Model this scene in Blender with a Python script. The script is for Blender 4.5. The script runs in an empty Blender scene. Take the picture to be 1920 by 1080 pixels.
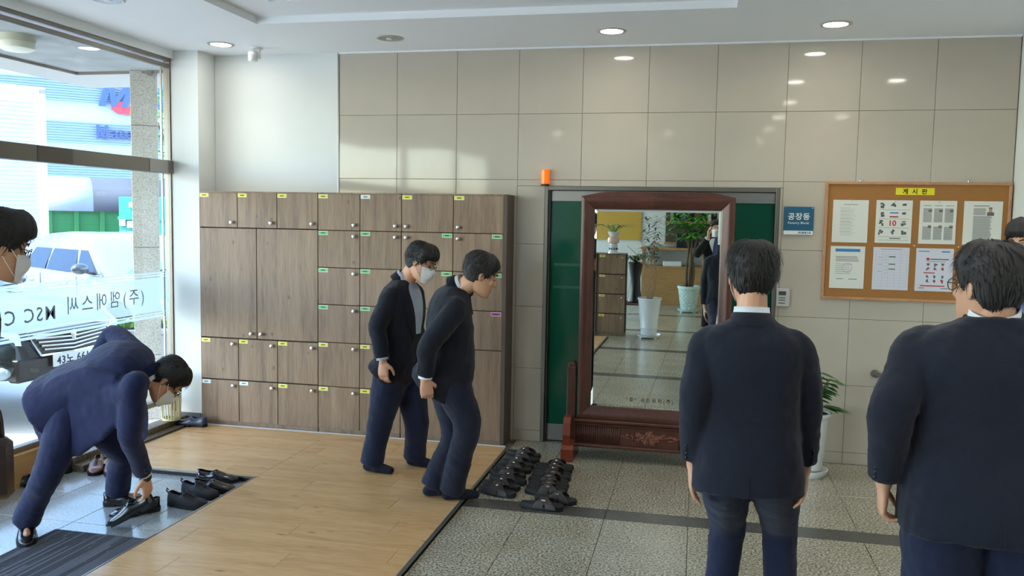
import bpy, bmesh, math, random
import numpy as np
from mathutils import Vector, Matrix, noise
random.seed(7)
V = Vector
SC = bpy.context.scene
COL = SC.collection
PI = math.pi

# ---------------------------------------------------------------- camera
FPX, YAW, PITCH, ROLL = 1593.4, -0.213902, -0.081454, 0.017341
CAM = V((0, -6.6702, 1.8))
_cy, _sy, _cp, _sp = math.cos(YAW), math.sin(YAW), math.cos(PITCH), math.sin(PITCH)
CF = V((_sy*_cp, _cy*_cp, _sp))
_r = V((_cy, -_sy, 0)); _u = _r.cross(CF)
CR = math.cos(ROLL)*_r + math.sin(ROLL)*_u
CU = -math.sin(ROLL)*_r + math.cos(ROLL)*_u
cam = bpy.data.cameras.new('camera'); camo = bpy.data.objects.new('camera', cam); COL.objects.link(camo)
cam.sensor_width = 36; cam.lens = 36*FPX/1920; cam.clip_start = .02; cam.clip_end = 300
camo.matrix_world = Matrix(((CR.x, CU.x, -CF.x, CAM.x), (CR.y, CU.y, -CF.y, CAM.y), (CR.z, CU.z, -CF.z, CAM.z), (0, 0, 0, 1)))
SC.camera = camo

def ray(px, py): return CF + CR*((px-960)/FPX) - CU*((py-540)/FPX)
def W(px, py, d): return CAM + ray(px, py)*d            # point at depth d along the view axis
def FLR(px, py, z=0.):
    r = ray(px, py); return CAM + r*((z-CAM.z)/r.z)
def YP(px, py, y):
    r = ray(px, py); return CAM + r*((y-CAM.y)/r.y)
def DEP(p): return (V(p)-CAM).dot(CF)

# ---------------------------------------------------------------- world, sun, exposure
w = bpy.data.worlds.new('world'); SC.world = w; w.use_nodes = True
nt = w.node_tree; nt.nodes.clear()
sky = nt.nodes.new('ShaderNodeTexSky'); sky.sky_type = 'NISHITA'
sky.sun_disc = False; sky.sun_elevation = math.radians(52); sky.sun_rotation = math.radians(209)
bg = nt.nodes.new('ShaderNodeBackground'); out = nt.nodes.new('ShaderNodeOutputWorld')
bg.inputs[1].default_value = SKY_STRENGTH = .85
nt.links.new(sky.outputs[0], bg.inputs[0]); nt.links.new(bg.outputs[0], out.inputs[0])

def light(name, kind, loc, energy, color=(1, 1, 1), rot=(0, 0, 0), size=None, sizey=None, **kw):
    l = bpy.data.lights.new(name, kind); l.energy = energy; l.color = color
    o = bpy.data.objects.new(name, l); COL.objects.link(o); o.location = loc; o.rotation_euler = rot
    if kind == 'AREA':
        l.shape = 'RECTANGLE' if sizey else 'DISK'; l.size = size
        if sizey: l.size_y = sizey
    for k, v_ in kw.items(): setattr(l, k, v_)
    return o
SUND = V((.25, .45, -.95)).normalized()                 # the way sunlight travels
s_ = light('sun', 'SUN', (0, -5, 12), 3.9, (1, .96, .9)); s_.data.angle = math.radians(.6)
s_.rotation_euler = SUND.to_track_quat('-Z', 'Y').to_euler()
# the window wall lets the daylight in: portals guide it
for (y0, y1) in ((-5.4, -.4), (-11, -5.4)):
    p_ = light('window_daylight_portal', 'AREA', (-4.40, (y0+y1)/2, 1.65), 1, rot=(0, -PI/2, 0), size=2.9, sizey=y1-y0)
    p_.data.cycles.is_portal = True
SC.view_settings.view_transform = 'Standard'; SC.view_settings.look = 'None'
SC.view_settings.gamma = 1; SC.view_settings.use_curve_mapping = False
SC.view_settings.exposure = 1.0
SC.cycles.max_bounces = 10; SC.cycles.diffuse_bounces = 5; SC.cycles.glossy_bounces = 5
SC.cycles.transparent_max_bounces = 12; SC.cycles.sample_clamp_indirect = 4
SC.cycles.caustics_reflective = False; SC.cycles.caustics_refractive = False

# ---------------------------------------------------------------- materials
def s2l(c): return tuple(((x/255)/12.92 if x/255 <= .04045 else ((x/255+.055)/1.055)**2.4) for x in c)
MATS = {}
def M(name, rgb=(200, 200, 200), rough=.6, metal=0., bump=0., bscale=40., var=0., vscale=8., stretch=(1, 1, 1), spec=.5, sheen=0., emit=None, es=1., trans=0., coat=0., alpha=1.):
    if name in MATS: return MATS[name]
    m = bpy.data.materials.new(name); m.use_nodes = True; MATS[name] = m
    n = m.node_tree; b = n.nodes['Principled BSDF']; c = s2l(rgb)
    b.inputs['Base Color'].default_value = (*c, 1); b.inputs['Roughness'].default_value = rough
    b.inputs['Metallic'].default_value = metal; b.inputs['Specular IOR Level'].default_value = spec
    b.inputs['Transmission Weight'].default_value = trans; b.inputs['Coat Weight'].default_value = coat
    b.inputs['Alpha'].default_value = alpha
    b.inputs['Sheen Weight'].default_value = sheen
    if emit: b.inputs['Emission Color'].default_value = (*s2l(emit), 1); b.inputs['Emission Strength'].default_value = es
    if bump or var:
        tc = n.nodes.new('ShaderNodeTexCoord'); mp = n.nodes.new('ShaderNodeMapping'); mp.inputs['Scale'].default_value = stretch
        n.links.new(tc.outputs['Object'], mp.inputs[0])
        if var:
            nz = n.nodes.new('ShaderNodeTexNoise'); nz.inputs['Scale'].default_value = vscale; nz.inputs['Detail'].default_value = 5
            n.links.new(mp.outputs[0], nz.inputs['Vector'])
            cr = n.nodes.new('ShaderNodeValToRGB'); cr.color_ramp.elements[0].position = .3; cr.color_ramp.elements[1].position = .7
            cr.color_ramp.elements[0].color = (*[x*(1-var) for x in c], 1); cr.color_ramp.elements[1].color = (*[min(1, x*(1+var)) for x in c], 1)
            n.links.new(nz.outputs[0], cr.inputs[0]); n.links.new(cr.outputs[0], b.inputs['Base Color'])
        if bump:
            nb = n.nodes.new('ShaderNodeTexNoise'); nb.inputs['Scale'].default_value = bscale; nb.inputs['Detail'].default_value = 4
            n.links.new(mp.outputs[0], nb.inputs['Vector'])
            bp = n.nodes.new('ShaderNodeBump'); bp.inputs['Strength'].default_value = bump; bp.inputs['Distance'].default_value = .01
            n.links.new(nb.outputs[0], bp.inputs['Height']); n.links.new(bp.outputs[0], b.inputs['Normal'])
    return m

def wood(name, dark, mid, light_, scale=(14, 14, 1.1), rough=.45, knots=True, axis='z', gap=.0, spec=.5):
    """vertical (or x) grain: stretched noise bands, fine fibres and knots"""
    if name in MATS: return MATS[name]
    m = bpy.data.materials.new(name); m.use_nodes = True; MATS[name] = m
    n = m.node_tree; L = n.links; b = n.nodes['Principled BSDF']; b.inputs['Roughness'].default_value = rough; b.inputs['Specular IOR Level'].default_value = spec
    ge = n.nodes.new('ShaderNodeNewGeometry'); oi = n.nodes.new('ShaderNodeObjectInfo')
    ad = n.nodes.new('ShaderNodeVectorMath'); ad.operation = 'ADD'
    rn = n.nodes.new('ShaderNodeVectorMath'); rn.operation = 'SCALE'; rn.inputs[0].default_value = (7.3, 3.1, 5.7); L.new(oi.outputs['Random'], rn.inputs['Scale'])
    L.new(ge.outputs['Position'], ad.inputs[0]); L.new(rn.outputs[0], ad.inputs[1])
    def noi(sc, det, s=1.):
        mp = n.nodes.new('ShaderNodeMapping'); mp.inputs['Scale'].default_value = sc; L.new(ad.outputs[0], mp.inputs[0])
        t = n.nodes.new('ShaderNodeTexNoise'); t.inputs['Scale'].default_value = s; t.inputs['Detail'].default_value = det; t.inputs['Distortion'].default_value = .5
        L.new(mp.outputs[0], t.inputs['Vector']); return t
    a = noi(scale, 4); fsc = tuple(x*7 for x in scale); f = noi(fsc, 6)
    cr = n.nodes.new('ShaderNodeValToRGB'); e = cr.color_ramp.elements
    e[0].position = .25; e[0].color = (*s2l(dark), 1); e[1].position = .78; e[1].color = (*s2l(light_), 1)
    x = e.new(.5); x.color = (*s2l(mid), 1)
    mx = n.nodes.new('ShaderNodeMath'); mx.operation = 'MULTIPLY_ADD'; mx.inputs[1].default_value = .45; L.new(f.outputs[0], mx.inputs[0])
    m2 = n.nodes.new('ShaderNodeMath'); m2.operation = 'MULTIPLY'; m2.inputs[1].default_value = .56; L.new(a.outputs[0], m2.inputs[0]); L.new(m2.outputs[0], mx.inputs[2])
    L.new(mx.outputs[0], cr.inputs[0]); col = cr.outputs[0]
    if knots:
        ks = (5.5, 5.5, 3.4) if axis == 'z' else (2.2, 6., 6.)
        mp = n.nodes.new('ShaderNodeMapping'); mp.inputs['Scale'].default_value = ks; L.new(ad.outputs[0], mp.inputs[0])
        vo = n.nodes.new('ShaderNodeTexVoronoi'); vo.inputs['Scale'].default_value = 1.5; L.new(mp.outputs[0], vo.inputs['Vector'])
        k = n.nodes.new('ShaderNodeValToRGB'); k.color_ramp.elements[0].position = .03; k.color_ramp.elements[1].position = .13
        k.color_ramp.elements[0].color = (.32, .32, .32, 1); k.color_ramp.elements[1].color = (1, 1, 1, 1); L.new(vo.outputs['Distance'], k.inputs[0])
        mm = n.nodes.new('ShaderNodeMix'); mm.data_type = 'RGBA'; mm.blend_type = 'MULTIPLY'; mm.inputs[0].default_value = .75
        L.new(col, mm.inputs[6]); L.new(k.outputs[0], mm.inputs[7]); col = mm.outputs[2]
    L.new(col, b.inputs['Base Color'])
    bp = n.nodes.new('ShaderNodeBump'); bp.inputs['Strength'].default_value = .12; bp.inputs['Distance'].default_value = .004
    L.new(f.outputs[0], bp.inputs['Height']); L.new(bp.outputs[0], b.inputs['Normal'])
    return m

def granite(name, base, dark, light_, rough=.18, scale=120., spec=.5):
    if name in MATS: return MATS[name]
    m = bpy.data.materials.new(name); m.use_nodes = True; MATS[name] = m
    n = m.node_tree; L = n.links; b = n.nodes['Principled BSDF']; b.inputs['Roughness'].default_value = rough; b.inputs['Specular IOR Level'].default_value = spec
    ge = n.nodes.new('ShaderNodeNewGeometry')
    t = n.nodes.new('ShaderNodeTexNoise'); t.inputs['Scale'].default_value = scale; t.inputs['Detail'].default_value = 3; L.new(ge.outputs['Position'], t.inputs['Vector'])
    cr = n.nodes.new('ShaderNodeValToRGB'); e = cr.color_ramp.elements
    e[0].position = .36; e[0].color = (*s2l(dark), 1); e[1].position = .66; e[1].color = (*s2l(light_), 1); x = e.new(.5); x.color = (*s2l(base), 1)
    L.new(t.outputs[0], cr.inputs[0])
    t2 = n.nodes.new('ShaderNodeTexNoise'); t2.inputs['Scale'].default_value = 3.; t2.inputs['Detail'].default_value = 3; L.new(ge.outputs['Position'], t2.inputs['Vector'])
    c2 = n.nodes.new('ShaderNodeValToRGB'); c2.color_ramp.elements[0].position = .35; c2.color_ramp.elements[0].color = (.86, .84, .8, 1); c2.color_ramp.elements[1].position = .65; c2.color_ramp.elements[1].color = (1, 1, 1, 1)
    L.new(t2.outputs[0], c2.inputs[0])
    mm = n.nodes.new('ShaderNodeMix'); mm.data_type = 'RGBA'; mm.blend_type = 'MULTIPLY'; mm.inputs[0].default_value = 1
    L.new(cr.outputs[0], mm.inputs[6]); L.new(c2.outputs[0], mm.inputs[7]); L.new(mm.outputs[2], b.inputs['Base Color'])
    return m

def glass(name, tint=(1, 1, 1), refl=.06, rough=0., opac=0., col=(255, 255, 255)):
    """thin pane: mostly lets light straight through, a little mirror, optional frosting"""
    if name in MATS: return MATS[name]
    m = bpy.data.materials.new(name); m.use_nodes = True; MATS[name] = m
    n = m.node_tree; L = n.links; n.nodes.clear(); o = n.nodes.new('ShaderNodeOutputMaterial')
    tr = n.nodes.new('ShaderNodeBsdfTransparent'); tr.inputs[0].default_value = (*tint, 1)
    gl = n.nodes.new('ShaderNodeBsdfGlossy'); gl.inputs['Roughness'].default_value = rough
    lw = n.nodes.new('ShaderNodeLayerWeight'); pw = n.nodes.new('ShaderNodeMath'); pw.operation = 'POWER'; pw.inputs[1].default_value = 5; L.new(lw.outputs['Facing'], pw.inputs[0])
    fr = n.nodes.new('ShaderNodeMath'); fr.operation = 'MULTIPLY_ADD'; fr.inputs[1].default_value = .85; fr.inputs[2].default_value = refl*.6; L.new(pw.outputs[0], fr.inputs[0])
    mx = n.nodes.new('ShaderNodeMixShader'); L.new(fr.outputs[0], mx.inputs[0]); L.new(tr.outputs[0], mx.inputs[1]); L.new(gl.outputs[0], mx.inputs[2])
    last = mx.outputs[0]
    if opac:
        df = n.nodes.new('ShaderNodeBsdfTranslucent'); df.inputs[0].default_value = (*s2l(col), 1)
        d2 = n.nodes.new('ShaderNodeBsdfDiffuse'); d2.inputs[0].default_value = (*s2l(col), 1)
        ds = n.nodes.new('ShaderNodeMixShader'); ds.inputs[0].default_value = .5; L.new(df.outputs[0], ds.inputs[1]); L.new(d2.outputs[0], ds.inputs[2])
        m3 = n.nodes.new('ShaderNodeMixShader'); m3.inputs[0].default_value = opac; L.new(last, m3.inputs[1]); L.new(ds.outputs[0], m3.inputs[2]); last = m3.outputs[0]
    L.new(last, o.inputs[0]); return m

# ---------------------------------------------------------------- mesh helpers
class MB:
    def __init__(s): s.v = []; s.f = []
    def add(s, vs, fs):
        o = len(s.v); s.v += [V(p) for p in vs]; s.f += [tuple(i+o for i in f) for f in fs]; return s
    def box(s, x0, x1, y0, y1, z0, z1):
        return s.add([(x0, y0, z0), (x1, y0, z0), (x1, y1, z0), (x0, y1, z0), (x0, y0, z1), (x1, y0, z1), (x1, y1, z1), (x0, y1, z1)],
                     [(3, 2, 1, 0), (4, 5, 6, 7), (0, 1, 5, 4), (1, 2, 6, 5), (2, 3, 7, 6), (3, 0, 4, 7)])
    def bbox(s, x0, x1, y0, y1, z0, z1, b=.004):
        """box with chamfered edges"""
        bm = bmesh.new(); bmesh.ops.create_cube(bm, size=1)
        for v_ in bm.verts: v_.co = V(((x0+x1)/2+v_.co.x*(x1-x0), (y0+y1)/2+v_.co.y*(y1-y0), (z0+z1)/2+v_.co.z*(z1-z0)))
        bmesh.ops.bevel(bm, geom=bm.edges[:], offset=b, segments=1, affect='EDGES')
        bm.verts.ensure_lookup_table(); bm.verts.index_update()
        s.add([v_.co.copy() for v_ in bm.verts], [[q.index for q in f.verts] for f in bm.faces]); bm.free(); return s
    def loft(s, rings, cap=True):
        n = len(rings[0]); vs = [p for r in rings for p in r]; fs = []
        for i in range(len(rings)-1):
            for j in range(n):
                k = (j+1) % n; fs.append((i*n+j, i*n+k, (i+1)*n+k, (i+1)*n+j))
        if cap: fs.append(tuple(reversed(range(n)))); fs.append(tuple((len(rings)-1)*n+j for j in range(n)))
        return s.add(vs, fs)
    def grid(s, rows, closed=False):
        n = len(rows[0]); vs = [p for r in rows for p in r]; fs = []
        for i in range(len(rows)-1):
            for j in range(n if closed else n-1):
                k = (j+1) % n; fs.append((i*n+j, i*n+k, (i+1)*n+k, (i+1)*n+j))
        return s.add(vs, fs)
    def tube(s, pts, rad, n=8, cap=True):
        pts = [V(p) for p in pts]; rings = []
        if not hasattr(rad, '__len__'): rad = [rad]*len(pts)
        ref = None
        for i, p in enumerate(pts):
            t = (pts[min(i+1, len(pts)-1)]-pts[max(i-1, 0)]).normalized()
            if ref is None: ref = V((0, 0, 1)) if abs(t.z) < .9 else V((1, 0, 0))
            a = t.cross(ref)
            if a.length < 1e-4: a = t.orthogonal()
            a.normalize(); b = t.cross(a); ref = a.cross(t)
            rings.append([p+(a*math.cos(q)+b*math.sin(q))*rad[i] for q in [2*PI*k/n for k in range(n)]])
        return s.loft(rings, cap)
    def lathe(s, prof, c=(0, 0, 0), n=20, axis='z'):
        rings = []
        for (r, h) in prof:
            ring = []
            for k in range(n):
                q = 2*PI*k/n; x, y = r*math.cos(q), r*math.sin(q)
                ring.append(V(c)+(V((x, y, h)) if axis == 'z' else V((x, h, -y)) if axis == 'y' else V((h, x, y))))
            rings.append(ring)
        return s.loft(rings)
    def ball(s, c, r, n=12, m=8, mat=None):
        c = V(c); r = V(r) if hasattr(r, '__len__') else V((r, r, r)); rings = []
        for i in range(m+1):
            t = -PI/2+PI*i/m; cc = max(math.cos(t), .02)
            ring = []
            for k in range(n):
                q = 2*PI*k/n; p = V((r.x*cc*math.cos(q), r.y*cc*math.sin(q), r.z*math.sin(t)))
                ring.append(c+(mat@p if mat else p))
            rings.append(ring)
        return s.loft(rings)
    def cap(s, p0, r0, p1, r1, n=12):
        """capsule with two radii"""
        p0, p1 = V(p0), V(p1); d = p1-p0; L = max(d.length, 1e-5); d = d/L; a = d.orthogonal().normalized(); b = d.cross(a); rings = []
        for t in (-80, -50, -20, 0): t = math.radians(t); rings.append((p0+d*r0*math.sin(t), r0*math.cos(t)))
        for t in (0, 20, 50, 80): t = math.radians(t); rings.append((p1+d*r1*math.sin(t), r1*math.cos(t)))
        return s.loft([[c+(a*math.cos(2*PI*k/n)+b*math.sin(2*PI*k/n))*r for k in range(n)] for c, r in rings])
    def xf(s, mat, i0=0):
        for i in range(i0, len(s.v)): s.v[i] = mat@s.v[i]
        return s
    def mesh(s, name, off=None, smooth=None):
        me = bpy.data.meshes.new(name)
        vs = s.v if off is None else [p-off for p in s.v]
        me.from_pydata([tuple(p) for p in vs], [], s.f); me.update()
        if smooth:
            me.polygons.foreach_set('use_smooth', [True]*len(me.polygons))
            if smooth is not True:
                try: me.set_sharp_from_angle(angle=math.radians(smooth))
                except Exception: pass
        return me
    def build(s, name, mat, parent=None, smooth=None, loc=None):
        o = bpy.data.objects.new(name, None) if False else None
        off = org(parent) if (parent is not None and loc is None) else None
        me = s.mesh(name, off, smooth)
        return link(name, me, mat, parent, loc)
def org(o): return V(o['_o']) if o is not None and '_o' in o.keys() else V((0, 0, 0))
def link(name, me, mat, parent=None, loc=None, rot=None):
    o = bpy.data.objects.new(name, me); COL.objects.link(o)
    if mat is not None and not me.materials: me.materials.append(mat)
    if parent is not None: o.parent = parent; o['_o'] = tuple(org(parent))
    if loc is not None: o.location = loc
    if rot is not None: o.rotation_euler = rot
    return o
def tag(o, label=None, cat=None, group=None, kind=None):
    if label: o['label'] = label
    if cat: o['category'] = cat
    if group: o['group'] = group
    if kind: o['kind'] = kind
    return o
def thing(name, loc, label, cat, group=None, rz=0.):
    o = bpy.data.objects.new(name, None); COL.objects.link(o); o.location = loc; o.rotation_euler = (0, 0, rz)
    o['_o'] = tuple(loc) if rz == 0 else (0, 0, 0); o.empty_display_size = .1
    return tag(o, label, cat, group)
def copy_tree(o, parent=None):
    c = o.copy(); COL.objects.link(c)
    if parent is not None: c.parent = parent
    for ch in o.children: copy_tree(ch, c)
    return c
def text_mesh(body, size, extrude=.0006, spacing=1., bold=0., res=2):
    c = bpy.data.curves.new('t', 'FONT'); c.body = body; c.size = size; c.extrude = extrude; c.offset = bold
    c.align_x = 'CENTER'; c.align_y = 'CENTER'; c.space_character = spacing; c.resolution_u = res
    o = bpy.data.objects.new('t', c); COL.objects.link(o)
    dg = bpy.context.evaluated_depsgraph_get(); dg.update()
    me = bpy.data.meshes.new_from_object(o.evaluated_get(dg)); bpy.data.objects.remove(o); bpy.data.curves.remove(c)
    me.materials.clear(); return me
def text(name, body, size, center, xdir, up, mat, parent=None, extrude=.0006, spacing=1., bold=0., wid=None, hgt=None, mirror=False, shear=0.):
    me = text_mesh(body, size, extrude, spacing, bold)
    co = np.array([v_.co[:] for v_ in me.vertices]); mn, mxx = co.min(0), co.max(0)
    sx = wid/(mxx[0]-mn[0]) if wid else 1; sy = hgt/(mxx[1]-mn[1]) if hgt else sx
    cx, cy_ = (mn[0]+mxx[0])/2, (mn[1]+mxx[1])/2
    xd = V(xdir).normalized(); ud = V(up).normalized(); nd = xd.cross(ud)
    if mirror: sx = -sx
    off = org(parent)
    for v_ in me.vertices:
        y = (v_.co.y-cy_)*sy; v_.co = V(center)+xd*((v_.co.x-cx)*sx+shear*y)+ud*y+nd*v_.co.z-off
    if mirror: me.flip_normals()
    return link(name, me, mat, parent)
def crom(pts, n):
    """Catmull-Rom through (vector or float tuple) samples -> n samples"""
    P = np.array([list(p) for p in pts], float); P = np.vstack([2*P[0]-P[1], P, 2*P[-1]-P[-2]]); out = []
    for i in range(n):
        t = i/(n-1)*(len(pts)-1); k = min(int(t), len(pts)-2); u = t-k; a, b, c, d = P[k:k+4]
        out.append(.5*(2*b+(c-a)*u+(2*a-5*b+4*c-d)*u*u+(3*b-a-3*c+d)*u**3))
    return out

# ================================================================ THE SETTING
CEIL = 3.14
WALLW = M('white_wall_paint', (222, 225, 221), .85, bump=.05, bscale=60)
CEILM = M('ceiling_paint', (236, 239, 241), .9)
TILE = M('beige_wall_tile', (186, 178, 163), .06, var=.035, vscale=2.5, spec=.42)
GROUT = M('grout', (140, 132, 116), .9)
ALU = M('brushed_aluminium', (150, 150, 148), .35, metal=.85)
ALU2 = M('window_metal', (132, 126, 116), .4, metal=.6)
DARKRUB = M('dark_rubber', (40, 38, 36), .7)
GRAN = granite('granite_tile', (164, 156, 136), (104, 96, 80), (210, 204, 186), .2, 80)
GRDK = granite('dark_granite_strip', (84, 83, 79), (58, 57, 54), (108, 106, 101), .25, 140)
ENTRY = granite('grey_entry_tile', (158, 165, 168), (138, 144, 148), (178, 184, 187), .13, 90)
FLW = wood('oak_laminate', (176, 132, 84), (204, 162, 112), (220, 182, 134), (1.3, 9, 9), .27, True, 'x')
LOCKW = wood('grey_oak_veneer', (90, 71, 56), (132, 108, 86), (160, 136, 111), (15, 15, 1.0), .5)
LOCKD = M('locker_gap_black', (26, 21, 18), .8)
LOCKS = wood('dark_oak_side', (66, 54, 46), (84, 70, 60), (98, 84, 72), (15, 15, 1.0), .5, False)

def struct(name, mb, mat, parent=None, smooth=None): return tag(mb.build(name, mat, parent, smooth), kind='structure')
RX0, RX1, RY0 = -4.35, 2.17, -11.0

# ---- floor: a base slab with one object for every tile
floor = struct('floor', MB().box(RX0-.1, RX1+.2, RY0-.2, .2, -.16, -.034), GROUT); floor['_o'] = (0, 0, 0)
def piece(name, mat, parent, cache, x0, x1, y0, y1, z0, z1, b=.002, kind=None):
    """one rectangular tile / plank with its own edges; alike pieces share mesh data"""
    key = (name, mat.name, round(x1-x0, 3), round(y1-y0, 3), round(z1-z0, 3))
    if key not in cache:
        me = MB().bbox(-(x1-x0)/2, (x1-x0)/2, -(y1-y0)/2, (y1-y0)/2, -(z1-z0)/2, (z1-z0)/2, b).mesh(name); me.materials.append(mat); cache[key] = me
    return link(name, cache[key], mat, parent, ((x0+x1)/2, (y0+y1)/2, (z0+z1)/2))
CA = {}
g = .0013
xj = [-4.34, -3.45, -2.96, -2.47, -1.98, -1.388, -.99, -.495, -.0, .49, .98, 1.47, 1.96, 2.17]
rows = [(-.80, 0), (-1.475, -.80), (-1.655, -1.475, 'd'), (-2.56, -1.655), (-3.45, -2.56), (-3.62, -3.45, 'd'), (-4.4, -3.62), (-5.2, -4.4), (-5.37, -5.2, 'd'),
        (-6.15, -5.37), (-6.94, -6.15), (-7.11, -6.94, 'd'), (-7.95, -7.11), (-8.8, -7.95), (-8.97, -8.8, 'd'), (-9.9, -8.97), (-11, -9.9)]
PLEND = -6.15
for r in rows:
    dk = len(r) == 3
    xs = [-1.388, -.495, .49, 1.47, 2.17] if dk else xj
    if r[1] <= PLEND+.01 and dk: xs = [-4.34, -3.4, -2.4]+xs
    for a, b in zip(xs, xs[1:]):
        if a < -1.4 and r[1] > PLEND+.01: continue
        piece('dark_strip_tile' if dk else 'floor_tile', GRDK if dk else GRAN, floor, CA, a+g, b-g, r[0]+g, r[1]-g, -.02, 0)
# entrance floor, a little lower
ex = [-4.34, -3.93, -3.53, -3.13, -2.885]; ey = [-6.15, -5.4, -4.8, -4.2, -3.6, -3.0, -2.46, -2.0, -1.5]
for a, b in zip(ex, ex[1:]):
    for c, d in zip(ey, ey[1:]): piece('entry_tile', ENTRY, floor, CA, a+g, b-g, c+g, d-g, -.034, -.022, .0015)

# ---- raised wooden platform
PZ = .016
plat = thing('wooden_platform', (0, 0, -.034), 'L-shaped raised oak laminate platform between the lockers and the entrance tiles', 'platform')
def plank_region(x0, x1, y0, y1):
    rw = .196; y = y1; k = 0
    while y > y0+.01:
        yb = max(y-rw, y0); x = x0 - (k*0.53 % 1.2); k += 1
        while x < x1-.001:
            a, b = max(x, x0), min(x+1.2, x1)
            if b-a > .02: pc = piece('plank', FLW, plat, CA, a+.0006, b-.0006, yb+.0006, y-.0006, .0, PZ, .0008); pc.location.z += .034
            x += 1.2
        y = yb
plank_region(-4.12, -2.885, -1.5, -.29); plank_region(-2.885, -1.41, PLEND, -.29)
pb = MB().box(-4.12, -2.885, -1.5, -.29, -.034, 0).box(-2.885, -1.41, PLEND, -.29, -.034, -.0005); pb.build('platform_base', DARKRUB, plat)
def trimbar(pts, name='edge_trim'):
    for (x0, x1, y0, y1) in pts: MB().bbox(x0, x1, y0, y1, PZ-.008, PZ+.002, .001).build(name, ALU, plat)
trimbar([(-4.13, -2.895, -1.512, -1.499), (-2.898, -2.885, PLEND, -1.5), (-1.412, -1.392, PLEND, -.29), (-2.898, -1.392, PLEND-.012, PLEND)])
MB().box(-4.07, -1.42, -.292, -.262, -.03, .018).build('edge_trim', M('white_sealant', (205, 208, 210), .5), plat)
MB().box(-4.125, -4.118, -1.5, -.3, -.034, PZ+.002).build('edge_trim', ALU, plat)

# ---- window ledge of stone along the foot of the glass
LEDG = granite('ledge_stone', (112, 104, 88), (90, 82, 68), (134, 126, 108), .35, 60)
led = struct('trim_1', MB().bbox(-4.345, -4.14, -1.62, -.25, -.03, .03, .004).bbox(-4.345, -4.22, -1.62, -.25, .03, .075, .004), LEDG)
struct('trim_2', MB().bbox(-4.36, -4.30, -11, -1.62, -.03, .20, .004), M('tan_wood_board', (196, 150, 92), .5, var=.12, vscale=3, stretch=(1, 1, 9)))

# ---- back wall: plaster backing, one object per tile
wb = struct('wall_back', MB().box(-4.38, -1.195, .012, .25, -.1, 3.5).box(.589, RX1+.3, .012, .25, -.1, 3.5).box(-1.195, .589, .012, .25, 2.06, 3.5), GROUT); wb['_o'] = (0, 0, 0)
wx = [-2.942+.5075*k for k in range(10)]+[2.163]; wx[-1] = 2.163
wz = [0, .09, .6, 1.1, 1.6, 2.11, 2.627, 3.135]
DX0, DX1, DZ = -1.195, .589, 2.062
def wtile(x0, x1, z0, z1):
    if x1-x0 < .01 or z1-z0 < .01: return
    piece('wall_tile', TILE, wb, CA, x0+.0012, x1-.0012, .0, .014, z0+.0012, z1-.0012, .0015)
for a, b in zip(wx, wx[1:]):
    for c, d in zip(wz, wz[1:]):
        if d <= 2.0 and b < -1.5: continue
        if b <= DX0 or a >= DX1 or c >= DZ: wtile(a, b, c, d); continue
        if a < DX0: wtile(a, DX0, c, d if d < DZ else DZ)
        if b > DX1: wtile(DX1, b, c, d if d < DZ else DZ)
        if d > DZ: wtile(a, b, DZ, d)
struct('trim_3', MB().box(-2.945, 2.165, -.012, .012, 3.128, 3.142), CEILM)        # thin white bead at the ceiling
struct('trim_4', MB().box(-2.955, -2.943, -.006, .012, 1.9, 3.14), ALU)
struct('wall_alcove', MB().box(-4.08, -2.955, -.001, .011, 0, CEIL), WALLW)
struct('wall_pillar', MB().box(-4.335, -4.084, -.25, .02, -.1, CEIL+.2), WALLW)
struct('baseboard_pillar', MB().box(-4.335, -4.09, -.26, -.25, .0, .1), M('grey_base', (92, 90, 88), .6))
struct('wall_left', MB().box(-4.40, -4.335, -.235, .01, -.1, CEIL+.3).box(-4.40, -4.335, -11.2, -10.9, -.1, CEIL+.3), WALLW)
struct('wall_right', MB().box(RX1, RX1+.2, RY0-.2, .25, -.1, CEIL+.3), WALLW)
struct('wall_rear', MB().box(-4.4, RX1+.2, RY0-.2, RY0, -.1, CEIL+.3), WALLW)

# ---- ceiling with a two-step tray
c1 = dict(x0=-3.1, x1=.19, y0=-5.6, y1=-1.06)
c2 = dict(x0=-2.79, x1=-.12, y0=-5.2, y1=-1.43)
cm = MB()
def frame(mb, o, i, z0, z1):
    mb.box(o[0], i['x0'], o[2], o[3], z0, z1); mb.box(i['x1'], o[1], o[2], o[3], z0, z1)
    mb.box(i['x0'], i['x1'], o[2], i['y0'], z0, z1); mb.box(i['x0'], i['x1'], i['y1'], o[3], z0, z1)
frame(cm, (-4.4, RX1+.2, RY0-.2, .25), c1, CEIL, CEIL+.05)
frame(cm, (-4.4, RX1+.2, RY0-.2, .25), c2, CEIL+.05, CEIL+.22)
cm.box(-4.4, RX1+.2, RY0-.2, .25, CEIL+.22, CEIL+.42)
struct('ceiling', cm, CEILM)

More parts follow.
